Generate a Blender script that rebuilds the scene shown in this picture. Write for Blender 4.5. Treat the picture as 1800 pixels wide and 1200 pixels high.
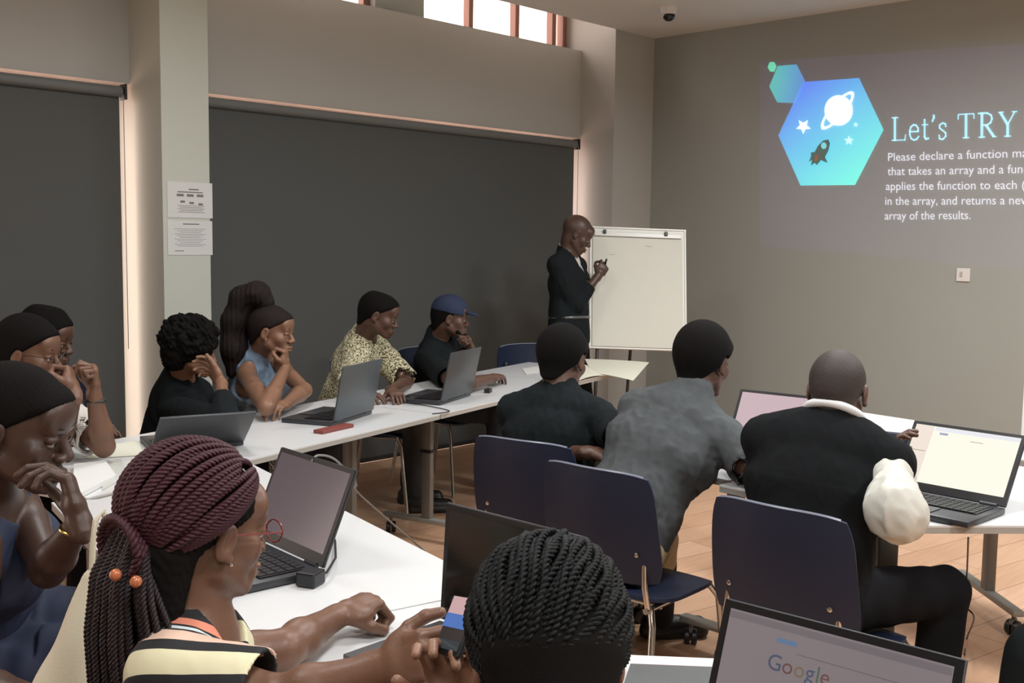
import bpy, bmesh, math, random
import numpy as np
from mathutils import Vector, Matrix

for _o in list(bpy.data.objects): bpy.data.objects.remove(_o)
SC = bpy.context.scene
COL = SC.collection
random.seed(7); RNG = np.random.default_rng(7)
pi = math.pi

# ------------------------------------------------------------------ camera
FPX, YAW, PIT, ROL, HC = 1866.0, .76555, .09445, .01361, 1.53
CF = np.array([math.cos(YAW)*math.cos(PIT), math.sin(YAW)*math.cos(PIT), -math.sin(PIT)])
_r = np.array([math.sin(YAW), -math.cos(YAW), 0.0]); _u = np.cross(_r, CF)
CR = _r*math.cos(ROL)+_u*math.sin(ROL); CU = -_r*math.sin(ROL)+_u*math.cos(ROL)
CC = np.array([0, 0, HC])
cam_d = bpy.data.cameras.new('camera'); cam = bpy.data.objects.new('camera', cam_d); COL.objects.link(cam)
cam_d.sensor_width = 36; cam_d.lens = 36*FPX/1800; cam_d.clip_start = .05; cam_d.clip_end = 200
cam.matrix_world = Matrix(((CR[0], CU[0], -CF[0], 0), (CR[1], CU[1], -CF[1], 0), (CR[2], CU[2], -CF[2], HC), (0, 0, 0, 1)))
SC.camera = cam
def _ray(x, y): return CF+CR*((x-900)/FPX)-CU*((y-600)/FPX)
def Pz(x, y, z): d = _ray(x, y); return CC+d*((z-HC)/d[2])
def Pd(x, y, t): return CC+_ray(x, y)*t
def Px(x, y, X): d = _ray(x, y); return CC+d*(X/d[0])
def Py(x, y, Y): d = _ray(x, y); return CC+d*(Y/d[1])

# ------------------------------------------------------------------ light, sky, exposure
SC.view_settings.view_transform = 'Standard'; SC.view_settings.look = 'None'
SC.view_settings.gamma = 1; SC.view_settings.use_curve_mapping = False
SC.view_settings.exposure = 0.06
W = bpy.data.worlds.new('sky'); SC.world = W; W.use_nodes = True
_b = W.node_tree.nodes['Background']; _b.inputs[0].default_value = (1.0, .82, .75, 1); _b.inputs[1].default_value = 6.2
SC.cycles.max_bounces = 8; SC.cycles.diffuse_bounces = 4; SC.cycles.glossy_bounces = 3
SC.cycles.transmission_bounces = 6; SC.cycles.transparent_max_bounces = 12
SC.cycles.sample_clamp_indirect = 4.0; SC.cycles.caustics_reflective = False; SC.cycles.caustics_refractive = False
SC.cycles.use_denoising = True
CEIL = 3.2
# (x, y, watts, tint) - recessed ceiling luminaires; the photo shows none of them, they light the room from above the frame
PANELS = [(0.6, 0.2, 34), (2.6, -1.2, 52), (4.9, 0.2, 84), (2.6, 1.6, 32), (4.9, 2.3, 46), (0.4, 2.6, 18), (2.3, 3.6, 20), (-1.2, -1.0, 34)]
def area(name, loc, rot, sx, sy, w, col=(1, 1, 1), spread=180):
    l = bpy.data.lights.new(name, 'AREA'); l.shape = 'RECTANGLE'; l.size = sx; l.size_y = sy; l.energy = w; l.color = col; l.spread = math.radians(spread)
    o = bpy.data.objects.new(name, l); COL.objects.link(o); o.location = loc; o.rotation_euler = rot; return o
for (x, y, w) in PANELS:
    area('panel_light', (x, y, CEIL-.012), (0, 0, 0), .56, .56, w, (.96, .985, 1.0), 170)

# ------------------------------------------------------------------ materials
MATS = {}
def mat(name, col, rough=.5, metal=0, bump=0, bscale=60, var=0, vscale=8, spec=.5, emit=None, estr=0, sheen=0, coat=0, alpha=1, trans=0):
    if name in MATS: return MATS[name]
    m = bpy.data.materials.new(name); m.use_nodes = True; nt = m.node_tree; b = nt.nodes['Principled BSDF']
    b.inputs['Base Color'].default_value = (*col, 1); b.inputs['Roughness'].default_value = rough; b.inputs['Metallic'].default_value = metal
    b.inputs['Specular IOR Level'].default_value = spec
    if sheen: b.inputs['Sheen Weight'].default_value = sheen
    if coat: b.inputs['Coat Weight'].default_value = coat; b.inputs['Coat Roughness'].default_value = .08
    if trans: b.inputs['Transmission Weight'].default_value = trans
    if emit: b.inputs['Emission Color'].default_value = (*emit, 1); b.inputs['Emission Strength'].default_value = estr
    tc = nt.nodes.new('ShaderNodeTexCoord')
    if var:
        n = nt.nodes.new('ShaderNodeTexNoise'); n.inputs['Scale'].default_value = vscale; n.inputs['Detail'].default_value = 4
        nt.links.new(tc.outputs['Object'], n.inputs['Vector'])
        mx = nt.nodes.new('ShaderNodeMix'); mx.data_type = 'RGBA'
        mx.inputs[6].default_value = (*[c*(1-var) for c in col], 1); mx.inputs[7].default_value = (*[min(1, c*(1+var)) for c in col], 1)
        nt.links.new(n.outputs['Fac'], mx.inputs[0]); nt.links.new(mx.outputs[2], b.inputs['Base Color'])
    if bump:
        n = nt.nodes.new('ShaderNodeTexNoise'); n.inputs['Scale'].default_value = bscale; n.inputs['Detail'].default_value = 5
        nt.links.new(tc.outputs['Object'], n.inputs['Vector'])
        bp = nt.nodes.new('ShaderNodeBump'); bp.inputs['Strength'].default_value = bump; bp.inputs['Distance'].default_value = .004
        nt.links.new(n.outputs['Fac'], bp.inputs['Height']); nt.links.new(bp.outputs[0], b.inputs['Normal'])
    MATS[name] = m; return m
def srgb(r, g, b): return tuple(((c/255)/12.92 if c/255 <= .04045 else ((c/255+.055)/1.055)**2.4) for c in (r, g, b))

# ------------------------------------------------------------------ scene graph helpers
def tag(o, label=None, cat=None, group=None, kind=None):
    if label: o['label'] = label
    if cat: o['category'] = cat
    if group: o['group'] = group
    if kind: o['kind'] = kind
    return o
def empty(name, loc, rz=0, label=None, cat=None, group=None):
    o = bpy.data.objects.new(name, None); COL.objects.link(o); o.location = Vector(loc); o.rotation_euler = (0, 0, rz); o.empty_display_size = .1
    return tag(o, label, cat, group)
def link(name, me, m=None, parent=None, smooth=False):
    o = bpy.data.objects.new(name, me); COL.objects.link(o)
    if m is not None and not me.materials:
        for mm in (m if isinstance(m, (list, tuple)) else [m]): me.materials.append(mm)
    if smooth: me.polygons.foreach_set('use_smooth', [True]*len(me.polygons))
    if parent is not None: o.parent = parent
    return o
def keepw(o, parent):           # parent a world-space mesh under a thing without moving it
    o.parent = parent
    o.matrix_parent_inverse = (Matrix.Translation(parent.location) @ parent.rotation_euler.to_matrix().to_4x4()).inverted()
    return o
def copy_tree(o, parent=None):
    c = o.copy(); COL.objects.link(c)
    if parent is not None: c.parent = parent
    for ch in list(o.children): copy_tree(ch, c)
    return c

class MB:
    """collects simple shapes into ONE mesh"""
    def __init__(s): s.v = []; s.f = []; s.mi = []; s.cur = 0
    def add(s, v, f):
        b = len(s.v); s.v += [tuple(map(float, p)) for p in v]; s.f += [tuple(i+b for i in q) for q in f]; s.mi += [s.cur]*len(f); return s
    def box(s, c, d, M=None, bev=0):
        x, y, z = d[0]/2, d[1]/2, d[2]/2
        if bev:
            bm = bmesh.new(); bmesh.ops.create_cube(bm, size=1)
            for v in bm.verts: v.co = Vector((v.co.x*d[0], v.co.y*d[1], v.co.z*d[2]))
            bmesh.ops.bevel(bm, geom=bm.edges[:], offset=bev, segments=2, affect='EDGES', profile=.5)
            bm.verts.index_update(); v = [p.co.copy() for p in bm.verts]; f = [[q.index for q in p.verts] for p in bm.faces]; bm.free()
        else:
            v = [Vector((a*x, b*y, e*z)) for a in (-1, 1) for b in (-1, 1) for e in (-1, 1)]
            f = [(0, 1, 3, 2), (4, 6, 7, 5), (0, 4, 5, 1), (2, 3, 7, 6), (0, 2, 6, 4), (1, 5, 7, 3)]
        if M is not None: v = [M @ p for p in v]
        c = Vector(c); return s.add([p+c for p in v], f)
    def tube(s, pts, r, n=10, cap=True, close=False):
        P = [Vector(p) for p in pts]; R = r if isinstance(r, (list, tuple)) else [r]*len(P)
        rings = []; t0 = (P[1]-P[0]).normalized(); up = Vector((0, 0, 1)) if abs(t0.z) < .9 else Vector((1, 0, 0)); nrm = t0.cross(up).normalized()
        v = []
        for i, p in enumerate(P):
            t = ((P[min(i+1, len(P)-1)]-P[max(i-1, 0)])).normalized(); nrm = (nrm-t*nrm.dot(t)).normalized(); b = t.cross(nrm)
            v += [p+(nrm*math.cos(2*pi*k/n)+b*math.sin(2*pi*k/n))*R[i] for k in range(n)]
        f = [(i*n+k, i*n+(k+1) % n, (i+1)*n+(k+1) % n, (i+1)*n+k) for i in range(len(P)-1) for k in range(n)]
        if cap: f += [tuple(range(n-1, -1, -1)), tuple((len(P)-1)*n+k for k in range(n))]
        return s.add(v, f)
    def poly(s, outline, z0, z1):      # prism
        n = len(outline); v = [(x, y, z0) for x, y in outline]+[(x, y, z1) for x, y in outline]
        return s.add(v, [tuple(range(n-1, -1, -1)), tuple(range(n, 2*n))]+[(i, (i+1) % n, n+(i+1) % n, n+i) for i in range(n)])
    def lathe(s, prof, c=(0, 0, 0), n=20, M=None):
        v = []
        for r, z in prof: v += [Vector((r*math.cos(2*pi*k/n), r*math.sin(2*pi*k/n), z)) for k in range(n)]
        if M is not None: v = [M @ p for p in v]
        f = [(i*n+k, i*n+(k+1) % n, (i+1)*n+(k+1) % n, (i+1)*n+k) for i in range(len(prof)-1) for k in range(n)]
        f += [tuple(range(n-1, -1, -1)), tuple((len(prof)-1)*n+k for k in range(n))]
        return s.add([p+Vector(c) for p in v], f)
    def mesh(s, name='m'):
        me = bpy.data.meshes.new(name); me.from_pydata(s.v, [], s.f); me.update(); return me
    def build(s, name, m, parent=None, smooth=False):
        me = s.mesh(name); o = link(name, me, m, parent)
        if max(s.mi or [0]): me.polygons.foreach_set('material_index', s.mi)
        if smooth:
            me.polygons.foreach_set('use_smooth', [True]*len(me.polygons))
            try: me.set_sharp_from_angle(angle=math.radians(38))
            except Exception: pass
        return o
def np_mesh(name, V, Q):
    me = bpy.data.meshes.new(name); V = np.asarray(V, np.float32); Q = np.asarray(Q, np.int32)
    me.vertices.add(len(V)); me.vertices.foreach_set('co', V.ravel())
    me.loops.add(Q.size); me.loops.foreach_set('vertex_index', Q.ravel())
    me.polygons.add(len(Q)); me.polygons.foreach_set('loop_start', np.arange(len(Q), dtype=np.int32)*Q.shape[1])
    me.polygons.foreach_set('use_smooth', np.ones(len(Q), bool)); me.update(calc_edges=True); me.validate(); return me

# ------------------------------------------------------------------ implicit-surface sculpting (smooth unions -> one continuous skin)
def nz(v): v = np.asarray(v, float); return v/np.linalg.norm(v)
class SDF:
    def __init__(s): s.ops = []
    def rc(s, a, b, ra, rb, k=.01, mode='+'):
        a = np.asarray(a, float); b = np.asarray(b, float); d = b-a; L2 = max(1e-9, d@d)
        def f(p):
            q = p-a; t = np.clip((q@d)/L2, 0, 1); return np.linalg.norm(q-t[..., None]*d, axis=-1)-(ra+(rb-ra)*t)
        s.ops.append((f, k, mode)); return s
    def ec(s, a, b, ra, rb, side, fl, k=.02, mode='+'):   # limb of elliptical section, wider by fl along side
        a = np.asarray(a, float); b = np.asarray(b, float); side = nz(side); d = b-a; d = d-side*(d@side)*(1-1/fl); L2 = max(1e-9, d@d)
        def f(p):
            q = p-a; q = q-(q@side)[..., None]*side*(1-1/fl); t = np.clip((q@d)/L2, 0, 1)
            return np.linalg.norm(q-t[..., None]*d, axis=-1)-(ra+(rb-ra)*t)
        s.ops.append((f, k, mode)); return s
    def el(s, c, r, M=None, k=.01, mode='+'):
        c = np.asarray(c, float); r = np.asarray(r, float); M = np.eye(3) if M is None else np.asarray(M)
        def f(p):
            q = (p-c)@M; k0 = np.linalg.norm(q/r, axis=-1); k1 = np.linalg.norm(q/(r*r), axis=-1); return k0*(k0-1)/np.maximum(k1, 1e-6)
        s.ops.append((f, k, mode)); return s
    def half(s, c, n, k=.004):        # keep the side the normal points AWAY from
        c = np.asarray(c, float); n = nz(n); s.ops.append((lambda p: (p-c)@n, k, '&')); return s
    def fn(s, f, k=.004, mode='&'): s.ops.append((f, k, mode)); return s
    def mesh(s, name, lo, hi, h, noise=None):
        lo = np.asarray(lo, float); hi = np.asarray(hi, float); B = 8
        nb = np.ceil((hi-lo)/(h*B)).astype(int); n = nb*B
        g = np.stack(np.meshgrid(*[np.arange(k) for k in nb], indexing='ij'), -1).reshape(-1, 3)
        cen = lo+(g+.5)*B*h; brad = B*h*.87
        sub = np.stack(np.meshgrid(*[np.arange(B)]*3, indexing='ij'), -1).reshape(-1, 3)*h
        d0 = np.full(len(cen), 1.0); near = []
        for f, k, mode in s.ops:
            dc = f(cen); near.append(dc)
            if mode == '+': d0 = np.minimum(d0, dc)
            elif mode == '-': d0 = np.maximum(d0, -dc)
            else: d0 = np.maximum(d0, dc)
        act = np.nonzero(np.abs(d0) < brad*1.7+.012)[0]
        A = np.full(tuple(n), 1.0, np.float32)
        A.reshape(nb[0], B, nb[1], B, nb[2], B)[:] = np.where(d0 < 0, -1., 1.).astype(np.float32).reshape(nb[0], 1, nb[1], 1, nb[2], 1)
        if len(act) == 0: return np_mesh(name, np.zeros((0, 3)), np.zeros((0, 4), int))
        pts = (lo+g[act]*B*h)[:, None, :]+sub[None]
        D = np.full(pts.shape[:2], 1.0)
        for (f, k, mode), dc in zip(s.ops, near):
            sel = np.nonzero(np.abs(dc[act]) < brad*1.6+k*1.5+.03)[0] if mode != '&' else np.arange(len(act))
            if mode == '+':          # deep inside blocks are simply negative
                sel = np.nonzero(dc[act] < brad*1.6+k*1.5+.03)[0]
            if len(sel) == 0: continue
            v = f(pts[sel]); cur = D[sel]
            if mode == '+':
                hh = np.clip(.5+.5*(cur-v)/k, 0, 1); D[sel] = cur*(1-hh)+v*hh-k*hh*(1-hh)
            elif mode == '-':
                v = -v; hh = np.clip(.5-.5*(cur-v)/k, 0, 1); D[sel] = cur*(1-hh)+v*hh+k*hh*(1-hh)
            else:
                hh = np.clip(.5-.5*(cur-v)/k, 0, 1); D[sel] = cur*(1-hh)+v*hh+k*hh*(1-hh)
        if noise is not None: D = D+noise(pts)
        A6 = A.reshape(nb[0], B, nb[1], B, nb[2], B)
        ga = g[act]; A6[ga[:, 0], :, ga[:, 1], :, ga[:, 2], :] = D.reshape(-1, B, B, B)
        V, Q = nets(A, h); return np_mesh(name, V+lo, Q)
def nets(A, h):
    S = A < 0; c = S[:-1, :-1, :-1].astype(np.int8)
    for dx, dy, dz in ((1,0,0),(0,1,0),(0,0,1),(1,1,0),(1,0,1),(0,1,1),(1,1,1)):
        c = c+S[dx:A.shape[0]-1+dx, dy:A.shape[1]-1+dy, dz:A.shape[2]-1+dz]
    cells = np.argwhere((c > 0) & (c < 8))
    if len(cells) == 0: return np.zeros((0, 3)), np.zeros((0, 4), int)
    idx = np.full(c.shape, -1, np.int32); idx[cells[:, 0], cells[:, 1], cells[:, 2]] = np.arange(len(cells))
    acc = np.zeros((len(cells), 3)); cnt = np.zeros(len(cells))
    cor = [(0,0,0),(1,0,0),(0,1,0),(1,1,0),(0,0,1),(1,0,1),(0,1,1),(1,1,1)]
    val = [A[cells[:,0]+a, cells[:,1]+b, cells[:,2]+e] for a, b, e in cor]
    for i in range(8):
        for j in range(i+1, 8):
            if sum(abs(cor[i][q]-cor[j][q]) for q in range(3)) != 1: continue
            m = (val[i] < 0) != (val[j] < 0); a = val[i][m]; b = val[j][m]; t = np.clip(a/(a-b), .02, .98)[:, None]
            acc[m] += np.array(cor[i])*(1-t)+np.array(cor[j])*t; cnt[m] += 1
    V = (cells+acc/cnt[:, None])*h
    Q = []
    for ax in range(3):
        o1, o2 = (ax+1) % 3, (ax+2) % 3
        sl0 = [slice(None)]*3; sl1 = [slice(None)]*3; sl0[ax] = slice(0, -1); sl1[ax] = slice(1, None)
        e = S[tuple(sl0)] != S[tuple(sl1)]; E = np.argwhere(e)
        E = E[(E[:, o1] > 0) & (E[:, o2] > 0) & (E[:, o1] < A.shape[o1]-1) & (E[:, o2] < A.shape[o2]-1)]
        q = []
        for a, b in ((-1, -1), (0, -1), (0, 0), (-1, 0)):
            F = E.copy(); F[:, o1] += a; F[:, o2] += b; q.append(idx[F[:, 0], F[:, 1], F[:, 2]])
        q = np.stack(q, 1); fl = ~S[E[:, 0], E[:, 1], E[:, 2]]; q[fl] = q[fl][:, ::-1]; Q.append(q[(q >= 0).all(1)])
    return V, np.concatenate(Q)
def npnoise(p, s, seed=0):
    """cheap smooth 3-D noise in -1..1"""
    r = np.random.default_rng(seed); o = 0
    for i in range(5):
        w = r.normal(size=3); w = w/np.linalg.norm(w)*s*(.7+.6*r.random()); o = o+np.sin(p@w+r.random()*6.28)
    return o/3.2
def rotm(yaw, pitch=0, roll=0):
    """columns: right, forward, up of a figure facing yaw (world), nodding down by pitch, tilting to its right by roll"""
    F = np.array([math.cos(yaw)*math.cos(pitch), math.sin(yaw)*math.cos(pitch), -math.sin(pitch)])
    R = np.array([math.sin(yaw), -math.cos(yaw), 0.]); U = np.cross(R, F)
    R2 = R*math.cos(roll)-U*math.sin(roll); U2 = R*math.sin(roll)+U*math.cos(roll)
    return np.stack([R2, F, U2], 1)
def ik(a, b, hint, l1, l2):
    a = np.asarray(a, float); b = np.asarray(b, float); d = b-a; L = np.linalg.norm(d); d = d/L
    if L > (l1+l2)*.985: s = L/((l1+l2)*.985); l1 *= s; l2 *= s
    if L < abs(l1-l2)+.02: L = abs(l1-l2)+.02
    x = (l1*l1-l2*l2+L*L)/(2*L); y = math.sqrt(max(1e-6, l1*l1-x*x)); h = np.asarray(hint, float); h = h-d*(h@d); h = nz(h)
    return a+d*x+h*y
# ------------------------------------------------------------------ people
HANDS = dict(relax=((18, 28, 18), (25, 15)), fist=((78, 92, 62), (38, 45)), hold=((42, 42, 30), (20, 20)), flat=((6, 10, 6), (12, 8)),
             pinch=((48, 50, 32), (30, 28)), cheek=((30, 45, 35), (15, 10)))
def _rot(v, ax, a): ax = nz(ax); return v*math.cos(a)+np.cross(ax, v)*math.sin(a)+ax*(ax@v)*(1-math.cos(a))
def add_hand(S, w, d, n, right=True, pose='relax', sc=1.0, jit=0):
    d = nz(d); n = np.asarray(n, float); n = nz(n-d*(n@d)); t = np.cross(d, n)*(1 if right else -1)
    cu, th = HANDS[pose]
    S.ec(w-d*.02*sc, w+d*.03*sc, .021*sc, .020*sc, t, 1.35, .012)
    S.ec(w+d*.03*sc, w+d*.078*sc, .0155*sc, .0145*sc, t, 2.5, .012)
    S.el(w+d*.04*sc+t*.026*sc+n*.008*sc, (.022*sc, .03*sc, .014*sc), np.stack([t, d, n], 1), .01)
    for i, (off, base, L) in enumerate(((.0295, .082, (.041, .025, .020)), (.0100, .086, (.045, .029, .021)), (-.0100, .083, (.041, .027, .020)), (-.0285, .075, (.032, .020, .018)))):
        p = w+d*base*sc+t*off*sc; v = _rot(d, n, (off*2.2)*(-1 if right else 1)*0+0); v = nz(d+t*off*2.5)
        ax = np.cross(d, n); r = (.0092 if i < 3 else .0080)*sc
        S.rc(p-v*.02*sc, p, r*1.05, r*1.08, .006)
        for j in range(3):
            v = _rot(v, ax, math.radians(cu[j]*(1+.10*(i-1))+jit*((i*7+j*3) % 5-2))); q = p+v*L[j]*sc
            S.rc(p, q, r*(1-.09*j), r*(1-.09*(j+1)), .0022 if j else .004); p = q
    v = nz(d*.62+t*.62+n*(.25 if pose != 'fist' else .55)); p = w+d*.022*sc+t*.022*sc+n*.006*sc
    for j, (L, r0, r1) in enumerate(((.042, .0145, .0120), (.030, .0115, .0105), (.024, .0105, .0085))):
        if j: v = _rot(v, np.cross(v, nz(d*.6-t*.9+n*.35)), math.radians(th[j-1]))
        q = p+v*L*sc; S.rc(p, q, r0*sc, r1*sc, .006 if j == 0 else .003); p = q
    return w+d*.085*sc

def head_ops(S, c, M, neck, fem=False, sc=1.0, jaw=1.0, ears=True):
    X = lambda x, y, z: c+M@(np.array([x, y, z])*sc)
    r3 = lambda a, b, e: np.array([a, b, e])*sc
    nk = .052 if fem else .059
    S.rc(neck, X(0, -.028, -.045), nk*1.10, nk, .03)
    S.el(X(0, -.018, .030), r3(.0765, .0985, .0870), M, .02)
    S.el(X(0, .028, -.035), r3(.0600, .0580, .0700), M, .025)
    for s in (-1, 1):
        S.rc(X(s*.052, .000, -.055), X(s*.022, .066, -.096), .019*sc*jaw, .015*sc, .02)
        S.el(X(s*.044, .058, -.026), r3(.020, .018, .020), M, .028)
    S.el(X(0, .078, -.098), r3(.021, .015, .016), M, .014)
    S.el(X(0, .070, .045), r3(.058, .026, .040), M, .025)
    S.rc(X(-.036, .079, .020), X(.036, .079, .020), .0105*sc, .0105*sc, .012)
    for s in (-1, 1): S.el(X(s*.0315, .096, .000), r3(.019, .013, .0125), M, .012, '-')
    S.rc(X(0, .084, .006), X(0, .105, -.030), .0085*sc, .0120*sc, .012)
    for s in (-1, 1): S.el(X(s*.0160, .096, -.034), r3(.0100, .012, .0085), M, .007)
    S.el(X(0, .074, -.070), r3(.034, .026, .026), M, .015)
    S.el(X(0, .097, -.063), r3(.0230, .0105, .0070), M, .003); S.el(X(0, .0955, -.0765), r3(.0200, .0110, .0080), M, .003)
    S.rc(X(-.021, .104, -.0695), X(.021, .104, -.0695), .0018*sc, .0018*sc, .003, '-')
    for s in (-1, 1):
        S.el(X(s*.0315, .0795, .0030), r3(.0175, .0120, .0105), M, .004)      # lids
        S.el(X(s*.0310, .0905, -.0020), r3(.0115, .0040, .0030), M, .002, '-')
        if ears:
            A = M@np.array([[1, 0, 0], [0, .95, .3], [0, -.3, .95]])
            S.el(X(s*.0800, -.008, -.006), r3(.0085, .0180, .0310), A, .006)
            S.el(X(s*.0885, -.004, -.004), r3(.0065, .0095, .0190), A, .004, '-')
            S.el(X(s*.0790, .001, -.034), r3(.0070, .0080, .0090), A, .006)

def merge_np(name, meshes):
    V = []; Q = []; n = 0
    for me in meshes:
        v = np.empty(len(me.vertices)*3, np.float32); me.vertices.foreach_get('co', v); q = np.empty(len(me.loops), np.int32); me.loops.foreach_get('vertex_index', q)
        V.append(v.reshape(-1, 3)); Q.append(q.reshape(-1, 4)+n); n += len(me.vertices); bpy.data.meshes.remove(me)
    return np_mesh(name, np.concatenate(V), np.concatenate(Q))

def mesh_multi(S, name, lo, hi, h, fine):
    out = []; base = list(S.ops)
    def sph(c, R, sg): c = np.asarray(c); return lambda p: sg*(np.linalg.norm(p-c, axis=-1)-R)
    for c, R, hf in fine:
        S.ops = base+[(sph(c, R, 1), .0005, '&')]; out.append(S.mesh('t', c-R-.01, c+R+.01, hf))
    S.ops = base+[(sph(c, R-.016, -1), .0005, '&') for c, R, hf in fine]; out.append(S.mesh('t', lo, hi, h)); S.ops = base
    return merge_np(name, out)

def person(label, cat='person', **k):
    """k: hip, neck, ty (torso yaw), head, hy/hp/hr, R/L arms = dict(w, hint, d, n, pose), legs = ((ankle, hint), (ankle, hint))"""
    g = lambda n, d=None: k.get(n, d)
    fem = g('fem', False); sc = g('sc', 1.0)*(0.95 if fem else 1.0)
    hip = np.asarray(g('hip'), float)+np.array([0, 0, .03 if g('hip')[2] < .7 else 0]); neck = np.asarray(g('neck'), float); ty = math.radians(g('ty'))
    Mh = rotm(math.radians(g('hy', g('ty'))), math.radians(g('hp', 0)), math.radians(g('hr', 0))); hc = np.asarray(g('head'), float)
    up = nz(neck-hip); fw = np.array([math.cos(ty), math.sin(ty), 0]); fw = nz(fw-up*(fw@up)); rt = np.cross(fw, up)
    SW = g('sw', .160 if fem else .178)
    sh = {}; el = {}; wr = {}; fine = []
    hf = g('hf', .004); h = g('h', .0065)
    S = SDF()
    pos = lambda a, r=0, f=0: hip+(neck-hip)*a+rt*r+fw*f
    fat = g('fat', 1.0)
    tors = [(hip+up*.0, pos(.30), .105*fat, .098*fat, 1.38, .03), (pos(.30), pos(.62, 0, .01), .098*fat, .112*fat, 1.36, .03), (pos(.62, 0, .01), pos(.84), .112*fat, .080, 1.62, .03)]
    for a, b, ra, rb, fl, kk in tors: S.ec(a, b, ra*sc, rb*sc, rt, fl, kk)
    if fem:
        for s in (-1, 1): S.el(pos(.62, s*.068, .098), (.058, .050, .058), np.stack([rt, fw, up], 1), .03)
    ops_t = len(S.ops)
    for s, key in ((1, 'R'), (-1, 'L')):
        a = g(key); so = np.asarray(a.get('so', (0, 0, 0)), float)     # shoulder offset: right, forward, up
        p = neck-up*.078+rt*(s*SW*sc)+rt*so[0]+fw*so[1]+up*so[2]; sh[key] = p
        S.rc(neck-up*.060+rt*s*.04, p, .052*sc, .044*sc, .035); S.rc(neck+up*.004+rt*s*.02, p+up*.012, .038*sc, .022*sc, .035)
        if 'w' in a:
            w = np.asarray(a['w'], float); e = ik(p, w, a.get('hint', (0, 0, -1)), .285*sc, .255*sc); el[key] = e; wr[key] = w
            if 'e' in a: e = np.asarray(a['e'], float); el[key] = e
            S.rc(p, p+(e-p)*.5, .044*sc, .043*sc, .02); S.rc(p+(e-p)*.5, e, .043*sc, .036*sc, .015)
            S.rc(e, e+(w-e)*.3, .037*sc, .039*sc, .015); S.rc(e+(w-e)*.3, w, .039*sc, .0235*sc, .015)
            pc = add_hand(S, w, a.get('d', w-e), a.get('n', (0, 0, -1)), key == 'R', a.get('pose', 'relax'), sc*a.get('hs', .98), a.get('jit', 3))
            fine.append((w+nz(np.asarray(a.get('d', w-e), float))*.085, .118, a.get('hf', min(hf, .003))))
    ankles = []; knees = []
    for s, lg in ((1, g('legs')[0]), (-1, g('legs')[1])):
        hj = hip+rt*s*.09*sc-up*.02; an = np.asarray(lg[0], float); kn = ik(hj, an, lg[1], .43*sc, .42*sc); knees.append(kn); ankles.append(an)
        S.rc(hj, kn, .082*fat*sc, .054*sc, .03); S.rc(kn, kn+(an-kn)*.3-nz(np.asarray(lg[1], float))*.012, .052*sc, .053*sc, .02); S.rc(kn+(an-kn)*.3-nz(np.asarray(lg[1], float))*.012, an, .053*sc, .036*sc, .02)
        td = np.asarray(lg[2] if len(lg) > 2 else (fw[0], fw[1], 0), float); td = nz(td)
        S.rc(an+np.array([0, 0, -.03]), an+td*.13+np.array([0, 0, -.055]), .034, .024, .015)
    head_ops(S, hc, Mh, neck-up*.01, fem, sc*g('hs', 1.0), g('jaw', 1.0), g('ears', True)); fine.append((hc+Mh@np.array([0, 0, -.005]), .165*sc*g('hs', 1.), hf))
    allp = np.array([hip, neck, hc+[0, 0, .17], hc+[.16, .16, 0], hc-[.16, .16, 0]]+list(sh.values())+list(el.values())+list(wr.values())+[p for p in knees]+[a+np.array([fw[0]*.2, fw[1]*.2, -.1]) for a in ankles]+ankles+[w+.2*nz(np.asarray(g(q).get('d', (0, 0, 1)), float)) for q, w in wr.items()])
    lo, hi = allp.min(0)-.20, allp.max(0)+.20
    root = empty('person', (hip[0], hip[1], 0), 0, label, cat, g('group'))
    skin = mat('skin_'+g('skin', 'a'), SKINS[g('skin', 'a')], .42, spec=.45, bump=.12, bscale=220, var=.10, vscale=25)
    bo = keepw(link('body', mesh_multi(S, 'body', lo, hi, h, fine), skin), root)
    K = dict(root=root, hip=hip, neck=neck, up=up, fw=fw, rt=rt, sh=sh, el=el, wr=wr, Mh=Mh, hc=hc, sc=sc, hs=sc*g('hs', 1.), knees=knees, ankles=ankles, lo=lo, hi=hi, tors=tors, fem=fem, pos=pos, h=h, hf=hf, lgs=g('legs'), g=g, SW=SW, fat=fat)
    X = lambda x, y, z: hc+Mh@(np.array([x, y, z])*K['hs']); K['X'] = X
    if g('eyes', True):
        for s in (-1, 1):
            b = MB(); Q = Matrix([[*r] for r in Mh]).to_4x4()
            prof = [(1e-4, -1)]+[(math.sin(a), -math.cos(a)) for a in np.linspace(.2, pi-.2, 11)]+[(1e-4, 1)]
            rr = .0118*K['hs']; R90 = Q@Matrix.Rotation(-pi/2, 4, 'X')
            b.lathe([(r*rr, z*rr) for r, z in prof], X(s*.0312, .0792, -.0012), 14, R90)
            e = keepw(b.build('eye', mat('eyeball', (.55, .50, .45), .15), None, True), root)
            e.data.materials.append(mat('iris', (.02, .010, .006), .1))
            for p in e.data.polygons:
                if (np.array(p.center)-X(s*.0312, .0792, -.0012))@Mh[:, 1] > rr*.80: p.material_index = 1
        for s in (-1, 1):
            B = SDF(); B.rc(X(s*.016, .0915, .0235), X(s*.033, .0895, .0285), .0032, .0036, .002); B.rc(X(s*.033, .0895, .0285), X(s*.050, .075, .0235), .0036, .0024, .002)
            keepw(link('eyebrow', B.mesh('eyebrow', hc-.16, hc+.16, .0025), mat('brow_hair', (.008, .006, .005), .8)), root)
    return K
SKINS = dict(a=(.165, .082, .050), b=(.105, .052, .034), c=(.235, .120, .072), d=(.070, .038, .027), e=(.30, .155, .09), f=(.045, .028, .023))

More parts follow.
